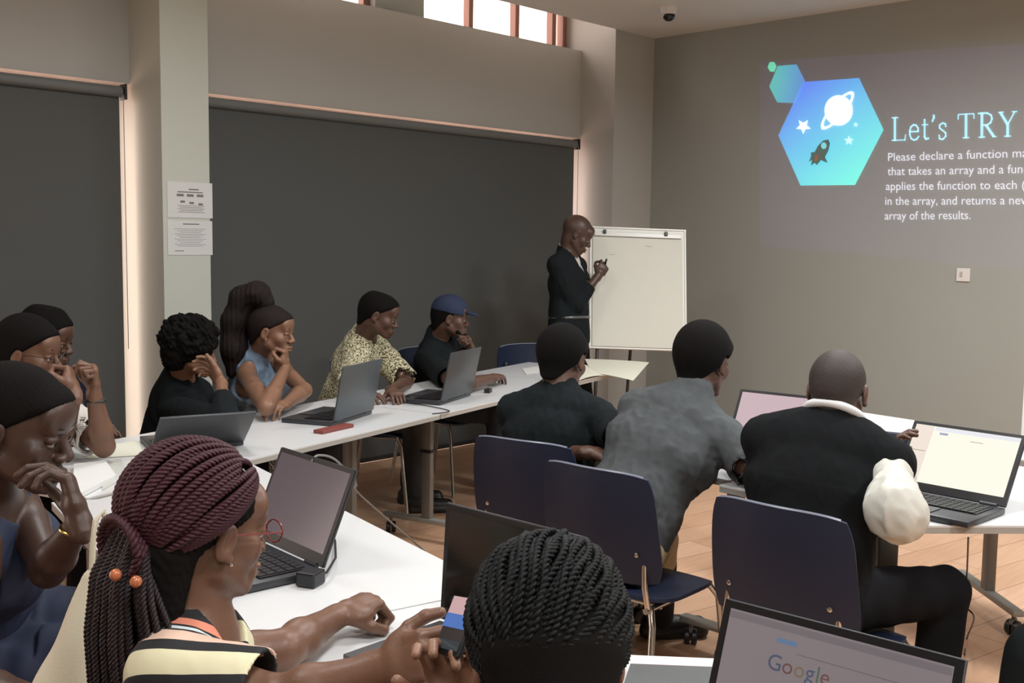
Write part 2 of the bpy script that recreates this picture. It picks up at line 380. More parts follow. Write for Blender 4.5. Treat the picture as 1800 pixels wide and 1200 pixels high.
def shirt(K, name, m, sleeve=.6, puff=.018, off=.011, hem=0.0, neckr=.078, wr=.0030, wf=95, side_only=None, fsleeve=None, low=None, noshoulder=False, vneck=0, h=None, collar=0, label=None, taper=0.0, end=0, bulge=None):
    """garment over torso; sleeve = covered fraction of the upper arm, fsleeve = of the forearm; dict R/L allowed"""
    S = SDF(); sc = K['sc']; up, fw, rt, neck, hip = K['up'], K['fw'], K['rt'], K['neck'], K['hip']
    for a, b, ra, rb, fl, kk in K['tors']: S.ec(a, b, ra*sc+off, rb*sc+off, rt, fl*.99, kk)
    S.ec(hip-up*(.02+hem), hip+up*.1, .112*K['fat']*sc+off, .108*K['fat']*sc+off, rt, 1.36, .03)
    if K['fem']:
        for s in (-1, 1): S.el(K['pos'](.62, s*.068, .098), (.058+off, .050+off, .058+off), np.stack([rt, fw, up], 1), .035)
    for s, q in ((1, 'R'), (-1, 'L')):
        p = K['sh'][q]
        if not noshoulder:
            S.rc(neck-up*.060+rt*s*.04, p, .052*sc+off, .044*sc+off, .035); S.rc(neck+up*.004+rt*s*.02, p+up*.012, .038*sc+off*.8, .022*sc+off, .035)
        else:
            S.rc(neck-up*.03+rt*s*.06, p-rt*s*.035-up*.0, .036+off, .034+off, .03)
    S.rc(neck-up*.04, neck+up*.028, .062+off, .068, .02)
    # neck opening
    S.rc(neck+up*.014+fw*.030, neck+up*.12+fw*.05, neckr-.012, neckr+.02, .006, '-')
    if vneck: S.rc(neck+fw*.10-up*.03, neck+fw*.13-up*(.03+vneck), .045, .006, .008, '-')
    if low: S.half(hip-up*low[0], -up, .004)
    else: S.half(hip-up*(.06+hem), -up, .006)
    if noshoulder:
        for s, q in ((1, 'R'), (-1, 'L')): S.rc(K['sh'][q]-up*.06+rt*s*.012, K['sh'][q]+up*.10+rt*s*.05, .056, .07, .008, '-')
    for s, q in ((1, 'R'), (-1, 'L')):
        if q not in K['el'] or noshoulder: continue
        fs = (fsleeve or {}).get(q, 0) if isinstance(fsleeve, dict) else (fsleeve or 0); sl = sleeve[q] if isinstance(sleeve, dict) else sleeve
        if sl <= 0: continue
        p, e, w = K['sh'][q], K['el'][q], K['wr'][q]
        def coned(a, b, ra, rb):
            d = b-a; L2 = d@d; n = nz(d)
            def f(P):
                v = P-a; t = (v@d)/L2; tt = np.maximum(t, 0)
                return np.maximum(np.linalg.norm(v-np.clip(tt, 0, 1.3)[..., None]*d, axis=-1)-(ra+(rb-ra)*np.clip(tt, 0, 1)), (P-b)@n)
            return f
        if fs > 0:
            b_ = (bulge or {}).get(q, 0)
            S.rc(p, e, .045*sc+min(puff, off)+.002, .038*sc+puff+b_, .025); E2 = e+(w-e)*fs
            S.ops.append((coned(e, E2, .042*sc+puff+b_, .030*sc+puff*.6), .012, '+'))
            if b_: S.el(e+(p-e)*.25+np.array([0, 0, -.02]), (.06, .06, .075), None, .03)
            S.rc(e+(w-e)*(fs-.08), w+(w-e)*.1, .028*sc+puff*.6-.004, .030*sc+puff*.6, .002, '-')
        else:
            E2 = p+(e-p)*sl; re_ = .044*sc+puff*(1+taper)
            S.ops.append((coned(p, E2, .045*sc+min(puff, off)+.003, re_), .022, '+'))
            S.rc(E2-(e-p)*.09, E2+(e-p)*.3, re_-.010, re_-.002, .003, '-')
    # keep arms from being swallowed
    wv = lambda P: ((np.abs(npnoise(P*np.array([1, 1, .7]), wf, 11))-.35)*1.1+npnoise(P, wf*.45, 5)*.8+(np.abs(npnoise(P, wf*1.9, 17))-.35)*.35)*wr
    o = link(name, S.mesh(name, K['lo'], K['hi'], h or K['h']*.9, wv), m, None); keepw(o, K['root'])
    if label: o['label'] = label
    return o
def trousers(K, m, name='trousers', off=.013, short=None, wr=.0025, label=None):
    S = SDF(); sc = K['sc']; up, rt, hip = K['up'], K['rt'], K['hip']
    S.ec(hip-up*.02, hip+up*.11, .110*K['fat']*sc+off, .102*K['fat']*sc+off*.8, rt, 1.36, .03)
    for i, s in enumerate((1, -1)):
        hj = hip+rt*s*.09*sc-up*.02; kn, an = K['knees'][i], K['ankles'][i]
        S.rc(hj, kn, .084*K['fat']*sc+off, .058*sc+off, .03)
        if short is None: S.rc(kn, an+(kn-an)*.05, .058*sc+off, .045*sc+off, .02)
        else: S.rc(hj+(kn-hj)*short, hj+(kn-hj)*(short+.3), .09, .09, .01, '-') if short < 1 else None
    fh = K['fw']*[1, 1, 0]; fh = fh/np.linalg.norm(fh); S.fn(lambda P: np.minimum((P-hip-up*.13)@up, .19-(P-hip)@fh), .004, '&')
    o = link(name, S.mesh(name, K['lo'], K['hi'], K['h'], lambda P: npnoise(P, 75, 3)*wr), m, None); keepw(o, K['root'])
    if label: o['label'] = label
    return o
def shoes(K, m):
    for i in (0, 1):
        S = SDF(); an = K['ankles'][i]; lg = K['lgs'][i]; td = np.asarray(lg[2] if len(lg) > 2 else (K['fw'][0], K['fw'][1], 0), float); td = nz(td); sd = np.cross(td, [0, 0, 1.])
        S.ec(an+np.array([0, 0, -.045])-td*.03, an+np.array([0, 0, -.052])+td*.16, .040, .032, sd, 1.12, .02); S.rc(an+np.array([0, 0, .01]), an+np.array([0, 0, -.04]), .045, .044, .02)
        S.ec(an+np.array([0, 0, -.075])-td*.035, an+np.array([0, 0, -.075])+td*.165, .040, .036, sd, 1.2, .004)
        S.half((0, 0, an[2]-.092), (0, 0, -1), .002); S.half(an+np.array([0, 0, .035]), (0, 0, 1), .003)
        keepw(link('shoe', S.mesh('shoe', an-.28, an+.28, .005), m), K['root'])

HAIRM = lambda: mat('black_hair', (.0065, .0055, .005), .9, bump=.35, bscale=900, spec=.12)
def hair_short(K, t=.007, line=(.006, .873), m=None, flat=0, noise=.0005, h=None, name='hair', top=0):
    X = K['X']; M = K['Mh']; s = K['hs']; S = SDF()
    S.el(X(0, -.018, .030+top*.5), np.array([.0765+t, .0985+t, .0870+t+top])*s, M, .01)
    S.el(X(0, .056, .050), np.array([.060+t*.5, .037+t*.3, .042+t*.5])*s, M, .02)
    S.rc(X(0, -.052, -.075), X(0, -.055, -.01), .052*s, .062*s, .02)
    if flat: S.half(X(0, 0, flat), M[:, 2], .012)
    def edge(P):
        q = (P-K['hc'])@M/s; return (line[0]+line[1]*q[..., 1]-1.27*q[..., 1]**2-q[..., 2])*s*.75
    S.fn(edge, .012, '&')
    for sd in (-1, 1):
        S.el(X(sd*.085, .050, .000), np.array([.03, .045, .030])*s, M, .008, '-')
        S.el(X(sd*.088, -.004, -.010), np.array([.022, .020, .036])*s, M, .006, '-')
    S.el(X(0, .12, .012), np.array([.07, .055, .045])*s, M, .012, '-')
    hh = h or K['hf']
    o = link(name, S.mesh(name, K['hc']-.24, K['hc']+.24, hh, lambda P: npnoise(P, 750, 2)*noise), m or HAIRM()); return keepw(o, K['root'])
# ------------------------------------------------------------------ the room
XR, YP, YW = 7.22, 5.36, 5.71
X0, Y0 = -2.6, -3.2
wallm = mat('wall_paint', (.350, .365, .335), .78, bump=.05, bscale=90, var=.035, vscale=1.3)
wallw = mat('window_wall_paint', (.48, .475, .445), .78, bump=.05, bscale=90, var=.035, vscale=1.3)  # lighter copy of the wall paint, light put into the colour
pierm = mat('pier_paint', (.58, .60, .53), .7, bump=.05, bscale=90, var=.03, vscale=1.5)
ceilm = mat('ceiling_board', (.72, .72, .69), .8, bump=.08, bscale=160, var=.03, vscale=2)
whitep = mat('white_paint', (.75, .73, .69), .5)
def floor_mat():
    m = bpy.data.materials.new('wood_floor'); m.use_nodes = True; nt = m.node_tree; b = nt.nodes['Principled BSDF']; b.inputs['Roughness'].default_value = .38
    tc = nt.nodes.new('ShaderNodeTexCoord'); mp = nt.nodes.new('ShaderNodeMapping'); nt.links.new(tc.outputs['Object'], mp.inputs[0]); mp.inputs['Rotation'].default_value = (0, 0, .18)
    br = nt.nodes.new('ShaderNodeTexBrick'); br.offset = .37; br.inputs['Scale'].default_value = 1; br.inputs['Brick Width'].default_value = 1.3; br.inputs['Row Height'].default_value = .19
    br.inputs['Mortar Size'].default_value = .0025; br.inputs['Color1'].default_value = (.64, .40, .25, 1); br.inputs['Color2'].default_value = (.76, .50, .34, 1); br.inputs['Mortar'].default_value = (.36, .22, .14, 1)
    nt.links.new(mp.outputs[0], br.inputs[0])
    mp2 = nt.nodes.new('ShaderNodeMapping'); mp2.inputs['Scale'].default_value = (2, 24, 1); mp2.inputs['Rotation'].default_value = (0, 0, .18); nt.links.new(tc.outputs['Object'], mp2.inputs[0])
    n = nt.nodes.new('ShaderNodeTexNoise'); n.inputs['Scale'].default_value = 1.6; n.inputs['Detail'].default_value = 6; n.inputs['Distortion'].default_value = .6; nt.links.new(mp2.outputs[0], n.inputs[0])
    mx = nt.nodes.new('ShaderNodeMix'); mx.data_type = 'RGBA'; mx.blend_type = 'MULTIPLY'; mx.inputs[0].default_value = .55
    cr = nt.nodes.new('ShaderNodeValToRGB'); cr.color_ramp.elements[0].color = (.55, .45, .4, 1); cr.color_ramp.elements[1].color = (1.15, 1.1, 1.05, 1); nt.links.new(n.outputs['Fac'], cr.inputs[0])
    nt.links.new(br.outputs['Color'], mx.inputs[6]); nt.links.new(cr.outputs[0], mx.inputs[7]); nt.links.new(mx.outputs[2], b.inputs['Base Color'])
    return m
def st(name, bx, m, bev=0):
    b = MB()
    for (x0, x1, y0, y1, z0, z1) in bx: b.box(((x0+x1)/2, (y0+y1)/2, (z0+z1)/2), (x1-x0, y1-y0, z1-z0), bev=bev)
    return tag(b.build(name, m), kind='structure')
st('floor', [(X0-.2, XR+.2, Y0-.2, 6.1, -.12, 0)], floor_mat())
st('ceiling', [(X0-.2, XR+.2, Y0-.2, YP, CEIL, CEIL+.12)], ceilm)
st('wall_right', [(XR, XR+.2, Y0-.2, 6.1, 0, 4.1)], wallm)
st('wall_near', [(X0-.2, XR, Y0-.2, Y0, 0, CEIL)], wallm)
st('wall_back', [(X0-.2, X0, Y0, 6.1, 0, 4.1)], wallm)
# window wall: recessed bays between piers; low lintel over the blinds, clerestory on top
PX = [(2.845, 3.128), (6.71, XR)]
bays = [(X0, 2.845), (3.128, 6.71)]
st('wall_left', [(a, b, YW, YW+.16, 2.37, 3.07) for a, b in bays]+[(X0, XR, 5.95, 6.1, -.0, .06)], wallw)
st('wall_upper', [(4.66, 5.10, YW+.10, YW+.25, 3.07, 4.1), (X0, 2.845, YW+.10, YW+.25, 3.07, 4.1), (X0, XR, YP-.0, 6.2, 3.98, 4.1), (X0, XR, YP-.12, YP, CEIL+.12, 4.1)], wallm)
for i, (a, b) in enumerate(PX): st('trim_%d' % (i+1), [(a, b, YP, 6.1, 0, 4.1)], pierm if i == 0 else wallw)
framem = mat('brown_window_frame', (.26, .12, .085), .5)
def thin_glass():
    m = bpy.data.materials.new('window_glass'); m.use_nodes = True; nt = m.node_tree; nt.nodes.clear()
    o = nt.nodes.new('ShaderNodeOutputMaterial'); x = nt.nodes.new('ShaderNodeMixShader'); t = nt.nodes.new('ShaderNodeBsdfTransparent'); g = nt.nodes.new('ShaderNodeBsdfGlossy'); g.inputs['Roughness'].default_value = .03
    t.inputs[0].default_value = (.94, .95, .95, 1); x.inputs[0].default_value = .07; nt.links.new(t.outputs[0], x.inputs[1]); nt.links.new(g.outputs[0], x.inputs[2]); nt.links.new(x.outputs[0], o.inputs[0]); return m
glassm = thin_glass()
def clerestory(n, x0, x1, mull):
    b = MB(); y = YW+.19; z0, z1 = 3.07, 3.98
    for x in [x0+.03]+mull+[x1-.03]: b.box((x, y, (z0+z1)/2), (.045, .06, z1-z0))
    b.box(((x0+x1)/2, y, z0+.012), (x1-x0, .06, .03)); b.box(((x0+x1)/2, y, z1-.03), (x1-x0, .06, .06))
    o = tag(b.build('window_%d' % n, framem), kind='structure')
    g = MB(); g.box(((x0+x1)/2, y+.01, (z0+z1)/2), (x1-x0, .006, z1-z0)); g.build('pane', glassm, o)
clerestory(1, 3.128, 4.66, [3.7, 4.2]); clerestory(2, 5.10, 6.71, [5.62, 6.12, 6.55])
# ground-floor glazing behind the blinds
for n, (a, b) in ((3, bays[0]), (4, bays[1])):
    m = MB(); y = YW+.2
    for x in [a+.03]+[a+(b-a)*q/4 for q in (1, 2, 3)]+[b-.03]: m.box((x, y, 1.2), (.05, .06, 2.34))
    m.box(((a+b)/2, y, 2.34), (b-a, .06, .06)); m.box(((a+b)/2, y, .06), (b-a, .06, .06))
    o = tag(m.build('window_%d' % n, framem), kind='structure')
    g = MB(); g.box(((a+b)/2, y+.01, 1.2), (b-a, .006, 2.34)); g.build('pane', glassm, o)
# ground outside, pale paving that bounces warm light on to the reveals
st('ground_outside', [(-12, 20, 6.15, 20, -.2, -.02)], mat('pale_paving', (.70, .50, .42), .9, var=.1, vscale=.6))
# roller blinds
blindm = mat('charcoal_blind_cloth', (.092, .096, .093), .85, bump=.05, bscale=400)
def blind(x0, x1, label):
    r = empty('roller_blind', ((x0+x1)/2, YW-.035, 0), 0, label, 'blind', 'roller blinds on the window wall'); c = (x0+x1)/2
    b = MB(); b.box((0, .012, 1.165), (x1-x0-.05, .003, 2.31)); b.build('blind_cloth', blindm, r)
    b = MB(); b.tube([(-(x1-x0)/2+.02, 0, 2.315), ((x1-x0)/2-.02, 0, 2.315)], .030, 18); b.build('roller', mat('blind_roller', (.16, .165, .16), .6), r, True)
    for s in (-1, 1): b = MB(); b.box((s*((x1-x0)/2-.004), .0, 2.315), (.012, .07, .085), bev=.003); b.build('bracket', mat('dark_plastic', (.02, .02, .022), .4), r)
    b = MB(); b.box((0, .012, .020), (x1-x0-.05, .022, .03), bev=.004); b.build('bottom_bar', mat('dark_plastic', (0, 0, 0)), r)
    b = MB(); b.tube([((x1-x0)/2-.02, -.03, 2.3), ((x1-x0)/2-.022, -.034, 1.2), ((x1-x0)/2-.02, -.03, .9)], .0022, 6); b.build('bead_chain', mat('chain_grey', (.35, .33, .32), .4), r)
blind(3.16, 6.635, 'wide charcoal roller blind pulled down between the two pale piers, behind the seated row')
blind(-.55, 2.795, 'charcoal roller blind pulled down in the bay before the papered pier, cut by the frame')

# ------------------------------------------------------------------ projected slide (light thrown on the wall)
def beam(name, c0, s, c1=None, axis=None):
    if name in MATS: return MATS[name]
    m = bpy.data.materials.new(name); m.use_nodes = True; nt = m.node_tree; nt.nodes.clear()
    o = nt.nodes.new('ShaderNodeOutputMaterial'); a = nt.nodes.new('ShaderNodeAddShader'); t = nt.nodes.new('ShaderNodeBsdfTransparent'); e = nt.nodes.new('ShaderNodeEmission')
    e.inputs[0].default_value = (*c0, 1); e.inputs[1].default_value = s
    if c1:
        tc = nt.nodes.new('ShaderNodeTexCoord'); g = nt.nodes.new('ShaderNodeSeparateXYZ'); nt.links.new(tc.outputs['Generated'], g.inputs[0])
        ma = nt.nodes.new('ShaderNodeMath'); ma.operation = 'MULTIPLY_ADD'; nt.links.new(g.outputs['Y'], ma.inputs[0]); ma.inputs[1].default_value = -axis; 
        m2 = nt.nodes.new('ShaderNodeMath'); m2.operation = 'MULTIPLY_ADD'; nt.links.new(g.outputs['Z'], m2.inputs[0]); m2.inputs[1].default_value = -(1-axis); m2.inputs[2].default_value = 1.0
        nt.links.new(m2.outputs[0], ma.inputs[2]); mx = nt.nodes.new('ShaderNodeMix'); mx.data_type = 'RGBA'; mx.inputs[6].default_value = (*c0, 1); mx.inputs[7].default_value = (*c1, 1)
        nt.links.new(ma.outputs[0], mx.inputs[0]); nt.links.new(mx.outputs[2], e.inputs[0])
    nt.links.new(t.outputs[0], a.inputs[0]); nt.links.new(e.outputs[0], a.inputs[1]); nt.links.new(a.outputs[0], o.inputs[0]); MATS[name] = m; return m
slide = empty('projected_slide', (XR, 3.3, 1.6), 0, 'slide with blue-green hexagons and pale lettering projected on the grey wall', 'projection')
def wp(x, y, lay): p = Px(x, y, XR-lay); return (XR-lay-XR, p[1]-3.3, p[2]-1.6)
def wpoly(name, pts, m, lay=.006, parent=slide):
    b = MB(); v = [wp(x, y, lay) for x, y in pts]; b.add(v, [tuple(range(len(v)))]); return b.build(name, m, parent)
wpoly('slide_background', [(1335, 108), (2300, 40), (2300, 520), (1335, 432)], beam('slide_glow', (.006, .004, .020), 1.0), .003)
wpoly('hexagon', [(1368, 238), (1412, 144), (1510, 137), (1553, 228), (1503, 325), (1407, 326)], beam('hex_large', (.0, .03, .58), 1.0, (.0, .60, .43), .42), .006)
wpoly('hexagon', [(1352, 152), (1367, 116), (1400, 113), (1415, 142), (1398, 181), (1366, 180)], beam('hex_small', (.0, .40, .30), .8, (.0, .12, .50), .85), .006)
wpoly('hexagon', [(1349, 118), (1353, 109), (1361, 109), (1365, 117), (1361, 126), (1354, 126)], beam('hex_tiny', (.04, .50, .30), .8), .006)
white = beam('beam_white', (.62, .56, .54), 1.0)
wpoly('planet', [(1474+25*math.cos(a), 194+27*math.sin(a)) for a in np.linspace(0, 2*pi, 24, endpoint=False)], white, .009)
def ringpts(cx, cy, a, b, rot, w):
    P = []
    for t in np.linspace(.28*pi, 1.72*pi, 26): P.append((a*math.cos(t), b*math.sin(t)))
    for t in np.linspace(1.72*pi, .28*pi, 26): P.append(((a-w)*math.cos(t), (b-w*.6)*math.sin(t)))
    return [(cx+x*math.cos(rot)-y*math.sin(rot), cy+x*math.sin(rot)+y*math.cos(rot)) for x, y in P]
for r0 in (2.27+pi, 2.27): wpoly('planet_ring', ringpts(1472, 194, 43, 13, r0-pi/2*0+.0, 7)[:], white, .010)
def star(cx, cy, R, n=5, ph=-pi/2, q=.45): return [(cx+(R if i % 2 == 0 else R*q)*math.cos(ph+i*pi/n), cy+(R if i % 2 == 0 else R*q)*math.sin(ph+i*pi/n)) for i in range(2*n)]
wpoly('star', star(1412, 222, 14, ph=-pi/2+pi), white, .009); wpoly('star', star(1492, 247, 9), beam('beam_pale', (.45, .6, .55), .8), .009); wpoly('star', star(1504, 219, 5), beam('beam_pale', (0, 0, 0), 1), .009)
def dark_on(name, c):    # darker patches of the picture: a thin wash over the beam
    return mat(name, c, .8)
rk = [(1456, 245), (1459, 252), (1456, 265), (1450, 276), (1455, 286), (1447, 283), (1443, 281), (1436, 290), (1432, 286), (1425, 291), (1428, 281), (1422, 284), (1426, 274), (1425, 268), (1432, 267), (1438, 256), (1447, 247)]
wpoly('rocket', rk, mat('rocket_grey', (.17, .28, .27), .8), .011)
wpoly('rocket_flame', [(1440, 270), (1437, 282), (1431, 284), (1433, 274)], mat('rocket_orange', (.5, .25, .14), .8), .013)
wpoly('rocket_window', [(1448+5*math.cos(a), 256+6*math.sin(a)) for a in np.linspace(0, 2*pi, 12, endpoint=False)], beam('beam_cyan', (.15, .5, .55), .8), .014)
# lettering
def text_mesh(body, name='text'):
    cu = bpy.data.curves.new(name, 'FONT'); cu.body = body; cu.size = 1; cu.resolution_u = 3; cu.fill_mode = 'BOTH'
    o = bpy.data.objects.new(name, cu); COL.objects.link(o); dg = bpy.context.evaluated_depsgraph_get(); me = bpy.data.meshes.new_from_object(o.evaluated_get(dg)); bpy.data.objects.remove(o); bpy.data.curves.remove(cu)
    v = np.empty(len(me.vertices)*3); me.vertices.foreach_get('co', v); v = v.reshape(-1, 3); f = [tuple(p.vertices) for p in me.polygons]; bpy.data.meshes.remove(me); return v, f
def wall_text(name, seen, rest, p0, p1, hpx, m, lay=.007):
    """seen: characters inside the frame, from p0 (baseline start) to p1 (baseline end); rest continues past the frame"""
    vs, _ = text_mesh(seen); v, f = text_mesh(seen+rest); w = vs[:, 0].max()-vs[:, 0].min(); a = np.array(wp(*p0, lay)); b = np.array(wp(*p1, lay)); up = np.array(wp(p0[0], p0[1]-hpx, lay))-a
    x0 = vs[:, 0].min(); V = a+((v[:, 0]-x0)/w)[:, None]*(b-a)+(v[:, 1]/.72)[:, None]*up
    bb = MB(); bb.add(V, f); return bb.build(name, m, slide)
tm = beam('beam_text', (.62, .62, .72), .75)
wall_text('lettering', 'Please declare a function ma', 'p', (1561, 283), (1806, 276), 15, tm)
wall_text('lettering', 'that takes an array and a func', 'tion and', (1560, 308), (1808, 304), 15, tm)
wall_text('lettering', 'applies the function to each (i', 'tem)', (1557, 334), (1806, 332), 15, tm)
wall_text('lettering', 'in the array, and returns a new', '', (1556, 360), (1810, 359), 15, tm)
wall_text('lettering', 'array of the results.', '', (1555, 386), (1706, 385), 15, tm)
# serif title drawn as strokes: (x, y) in glyph units, cap height 1
SER = dict(
 L=(.74, [([(.2, 0), (.2, 1)], .11), ([(.05, .97), (.36, .97)], .05), ([(.05, .03), (.66, .03)], .05), ([(.64, .0), (.68, .26)], .05)]),
 e=(.50, [([(.07, .36), (.43, .36), (.42, .50), (.33, .62), (.22, .64), (.11, .56), (.06, .40), (.06, .24), (.12, .08), (.24, .01), (.36, .04), (.45, .16)], .07)]),
 t=(.34, [([(.14, .84), (.14, .12), (.20, .03), (.32, .06)], .08), ([(.02, .62), (.30, .62)], .05)]),
 q=(.24, [([(.13, 1.0), (.14, .90), (.07, .74)], .08)]),
 s=(.42, [([(.34, .50), (.32, .62), (.20, .66), (.08, .58), (.08, .46), (.20, .36), (.33, .26), (.34, .12), (.22, .0), (.08, .02), (.06, .18)], .065)]),
 T=(.74, [([(.36, 0), (.36, .98)], .11), ([(.04, .97), (.68, .97)], .05), ([(.045, .97), (.035, .76)], .05), ([(.675, .97), (.685, .76)], .05), ([(.22, .03), (.50, .03)], .05)]),
 R=(.78, [([(.2, 0), (.2, 1)], .11), ([(.05, .97), (.40, .97), (.56, .88), (.60, .74), (.54, .58), (.40, .50), (.2, .50)], .07), ([(.36, .50), (.68, .03)], .11), ([(.06, .03), (.34, .03)], .05), ([(.62, .03), (.78, .03)], .05)]),
 Y=(.76, [([(.08, .97), (.37, .48)], .11), ([(.64, .97), (.37, .48)], .06), ([(.37, 0), (.37, .5)], .11), ([(.0, .97), (.22, .97)], .05), ([(.52, .97), (.74, .97)], .05), ([(.23, .03), (.51, .03)], .05)]))
def serif_title():
    V = []; F = []; x = 0; adv = []
    for ch in "LetqsTRY":
        if ch == 'T': x += .33
        w, st_ = SER[ch]
        for pts, wd in st_:
            for i in range(len(pts)-1):
                a = np.array(pts[i]); b = np.array(pts[i+1]); d = (b-a)/np.linalg.norm(b-a); n = np.array([-d[1], d[0]])*wd/2; e = d*(wd*.25 if len(pts) > 2 else 0)
                k = len(V); V += [(x+p[0], p[1]) for p in (a-e-n, b+e-n, b+e+n, a-e+n)]; F.append((k, k+1, k+2, k+3))
        x += w+.06
    V = np.array(V); a = np.array(wp(1565, 248, .008)); b = np.array(wp(1788, 240, .008)); up = np.array(wp(1565, 206, .008))-a
    W_ = V[:, 0].max(); bb = MB(); bb.add(a+(V[:, 0]/W_)[:, None]*(b-a)+V[:, 1][:, None]*up, F); bb.build('lettering', beam('beam_title', (.22, .62, .78), .85), slide)
serif_title()

# ------------------------------------------------------------------ things on walls and ceiling
sk = empty('wall_socket', (XR, 2.757, 1.345), 0, 'small white square wall socket below the projected text', 'socket')
b = MB(); b.box((-.006, 0, 0), (.012, .088, .088), bev=.003); b.build('face_plate', whitep, sk)
b = MB(); b.box((-.014, .012, .004), (.006, .018, .034), bev=.001); b.build('rocker', mat('socket_grey', (.5, .48, .45), .4), sk)
pc = Pz(1176, 12, CEIL)
dm = empty('security_camera', (pc[0], pc[1], CEIL), 0, 'white dome security camera with dark lens under the ceiling near the corner', 'camera')
b = MB(); b.lathe([(.062, 0), (.062, -.022), (.056, -.03), (.05, -.055), (.001, -.055)], n=28); b.build('housing', mat('camera_white', (.72, .70, .68), .4), dm, True)
b = MB(); b.lathe([(.044, -.05), (.044, -.06), (.038, -.082), (.022, -.097), (.001, -.102)], n=28); b.build('dome', mat('smoked_dome', (.012, .012, .010), .08), dm, True)
# two printed sheets on the pier
def sheet(label, x0, x1, z0, z1, lines, y=YP):
    r = empty('notice_sheet', ((x0+x1)/2, y, (z0+z1)/2), 0, label, 'notice', 'notices taped to the pier'); w, h = x1-x0, z1-z0
    b = MB(); b.box((0, -.002, 0), (w, .002, h)); b.build('paper', mat('white_paper', (.72, .72, .70), .8, var=.03, vscale=12), r)
    b = MB()
    for (u, v, l, t) in lines: b.box(((u-.5)*w, -.0035, (.5-v)*h), (l*w, .001, t*h))
    b.build('print', mat('print_ink', (.20, .20, .20), .8), r)
a, c = Py(292, 318, YP), Py(375, 384, YP)
random.seed(4)
L1 = [(.58, .20, .22, .035), (.5, .28, .56, .03)]+[(.28+.22*i, .37, .15, .07) for i in range(3)]+[(.33+.2*i, .55+.03*i, .10, .06) for i in range(3)]+[(.52, .66+.045*i, .60-.1*(i % 2), .012) for i in range(5)]
sheet('printed notice with bold type on the pale pier, upper of the two sheets', a[0]+.004, c[0]-.006, c[2], a[2], L1)
a2, c2 = Py(292, 386, YP), Py(375, 448, YP)
sheet('faintly printed notice on the pale pier, lower of the two sheets', a2[0]+.006, c2[0]-.006, c2[2], a2[2]-.002, [(.52, .10, .36, .03)]+[(.5, .24+.05*i, .7-.12*(i % 3), .008) for i in range(11)]+[(.25, .88, .2, .02)])
# ------------------------------------------------------------------ tables
topm = mat('white_laminate', (.70, .71, .71), .28, spec=.5, coat=.15)
edgem = mat('grey_table_edge', (.40, .385, .35), .5)
legm = mat('grey_metal', (.20, .20, .19), .42, metal=.4)
blackp = mat('black_plastic', (.012, .012, .014), .4)
chrome = mat('chrome', (.62, .60, .57), .16, metal=1)
TZ = .74
def caster(c, parent, yaw=0):
    o = empty('caster', c, yaw); o.parent = parent
    b = MB(); R = Matrix.Rotation(pi/2, 4, 'X')
    for s in (-1, 1): b.lathe([(.005, -.011), (.026, -.011), (.030, -.006), (.030, .006), (.026, .011), (.005, .011)], (0, s*.0135, .0315), 20, R)
    b.build('wheel', blackp, o, True)
    b = MB(); b.tube([(0, 0, .04), (.0, 0, .085)], .0085, 10); b.box((.004, 0, .058), (.044, .014, .022), bev=.004); b.build('stem', legm, o, True)
def table(label, poly, legs, group='white tables pushed together in a U', z=TZ, t=.024):
    cx = sum(p[0] for p in poly)/len(poly); cy = sum(p[1] for p in poly)/len(poly)
    r = empty('folding_table', (cx, cy, 0), 0, label, 'table', group)
    b = MB(); P = [(x-cx, y-cy) for x, y in poly]; b.poly(P, z-t*.25, z); b.build('tabletop', topm, r)
    b = MB(); b.poly([(x*.9985, y*.9985) for x, y in P], z-t, z-t*.25); b.build('edge_band', edgem, r)
    for (lx, ly, ang, w, half) in legs:
        c = empty('table_leg', (lx-cx, ly-cy, 0), ang); c.parent = r
        b = MB(); b.box((0, 0, (z+.06)/2), (w*.62, w, z-.03-.09), bev=.005); b.box((0, 0, z-.045), (.09, .09, .03), bev=.004); b.build('column', legm, c, True)
        b = MB(); b.box((0, 0, .46), (w*.62+.012, w+.012, .016), bev=.002); b.build('collar', blackp, c)
        b = MB(); b.box((0, 0, .098), (.045, half*2, .026), bev=.006); b.build('foot', mat('foot_grey', (.36, .36, .33), .4, metal=.3), c, True)
        for s in (-1, 1): caster((0, s*(half-.04), 0), c, .6*s)
    return r
O = np.array([3.23, 3.55]); U = np.array([.9715, .2368]); N = np.array([-.2368, .9715]); LA = math.atan2(U[1], U[0])
LT = lambda u, n: tuple(O+U*u+N*n)
def ltab(u0, u1, label, lu, d=.70):
    return table(label, [LT(u0, 0), LT(u1, 0), LT(u1, d), LT(u0, d)], [(*LT(u, n), LA, w, h) for u, n, w, h in lu])
ltab(-1.90, -.004, 'white table under the slate grey laptop, nearest the papered pier', [(-1.6, .35, .06, .27), (-.22, .35, .06, .27)])
ltab(.004, 1.33, 'white table in front of the man in the blue cap', [(.42, .36, .055, .27), (.86, .12, .068, .1)])
ltab(1.338, 2.06, 'far white table beneath the hanging flipchart sheets', [(1.85, .35, .06, .25)])
Wn = np.array([-.209, -.978]); Nn = np.array([-.978, .209]); B0 = np.array([2.0, 3.12])
NT = lambda s, n: tuple(B0+Wn*s+Nn*n)
NA = math.atan2(Wn[1], Wn[0])
table('white table where the open black-framed laptop faces the braided woman', [(2.018, 3.215), (1.40, 3.063), NT(.15, .70), NT(1.5, .70), NT(1.5, 0)], [(*NT(.35, .4), NA, .06, .25), (*NT(1.2, .4), NA, .06, .25)])
table('wide white corner table under the laptop showing a search page', [NT(1.506, 0), (1.59, 1.2), (1.974, .738), (1.42, .28), (1.03, .16), (.97, .9), NT(1.506, .70)], [(1.35, 1.05, NA, .06, .25), (1.25, .42, NA, .06, .2)])
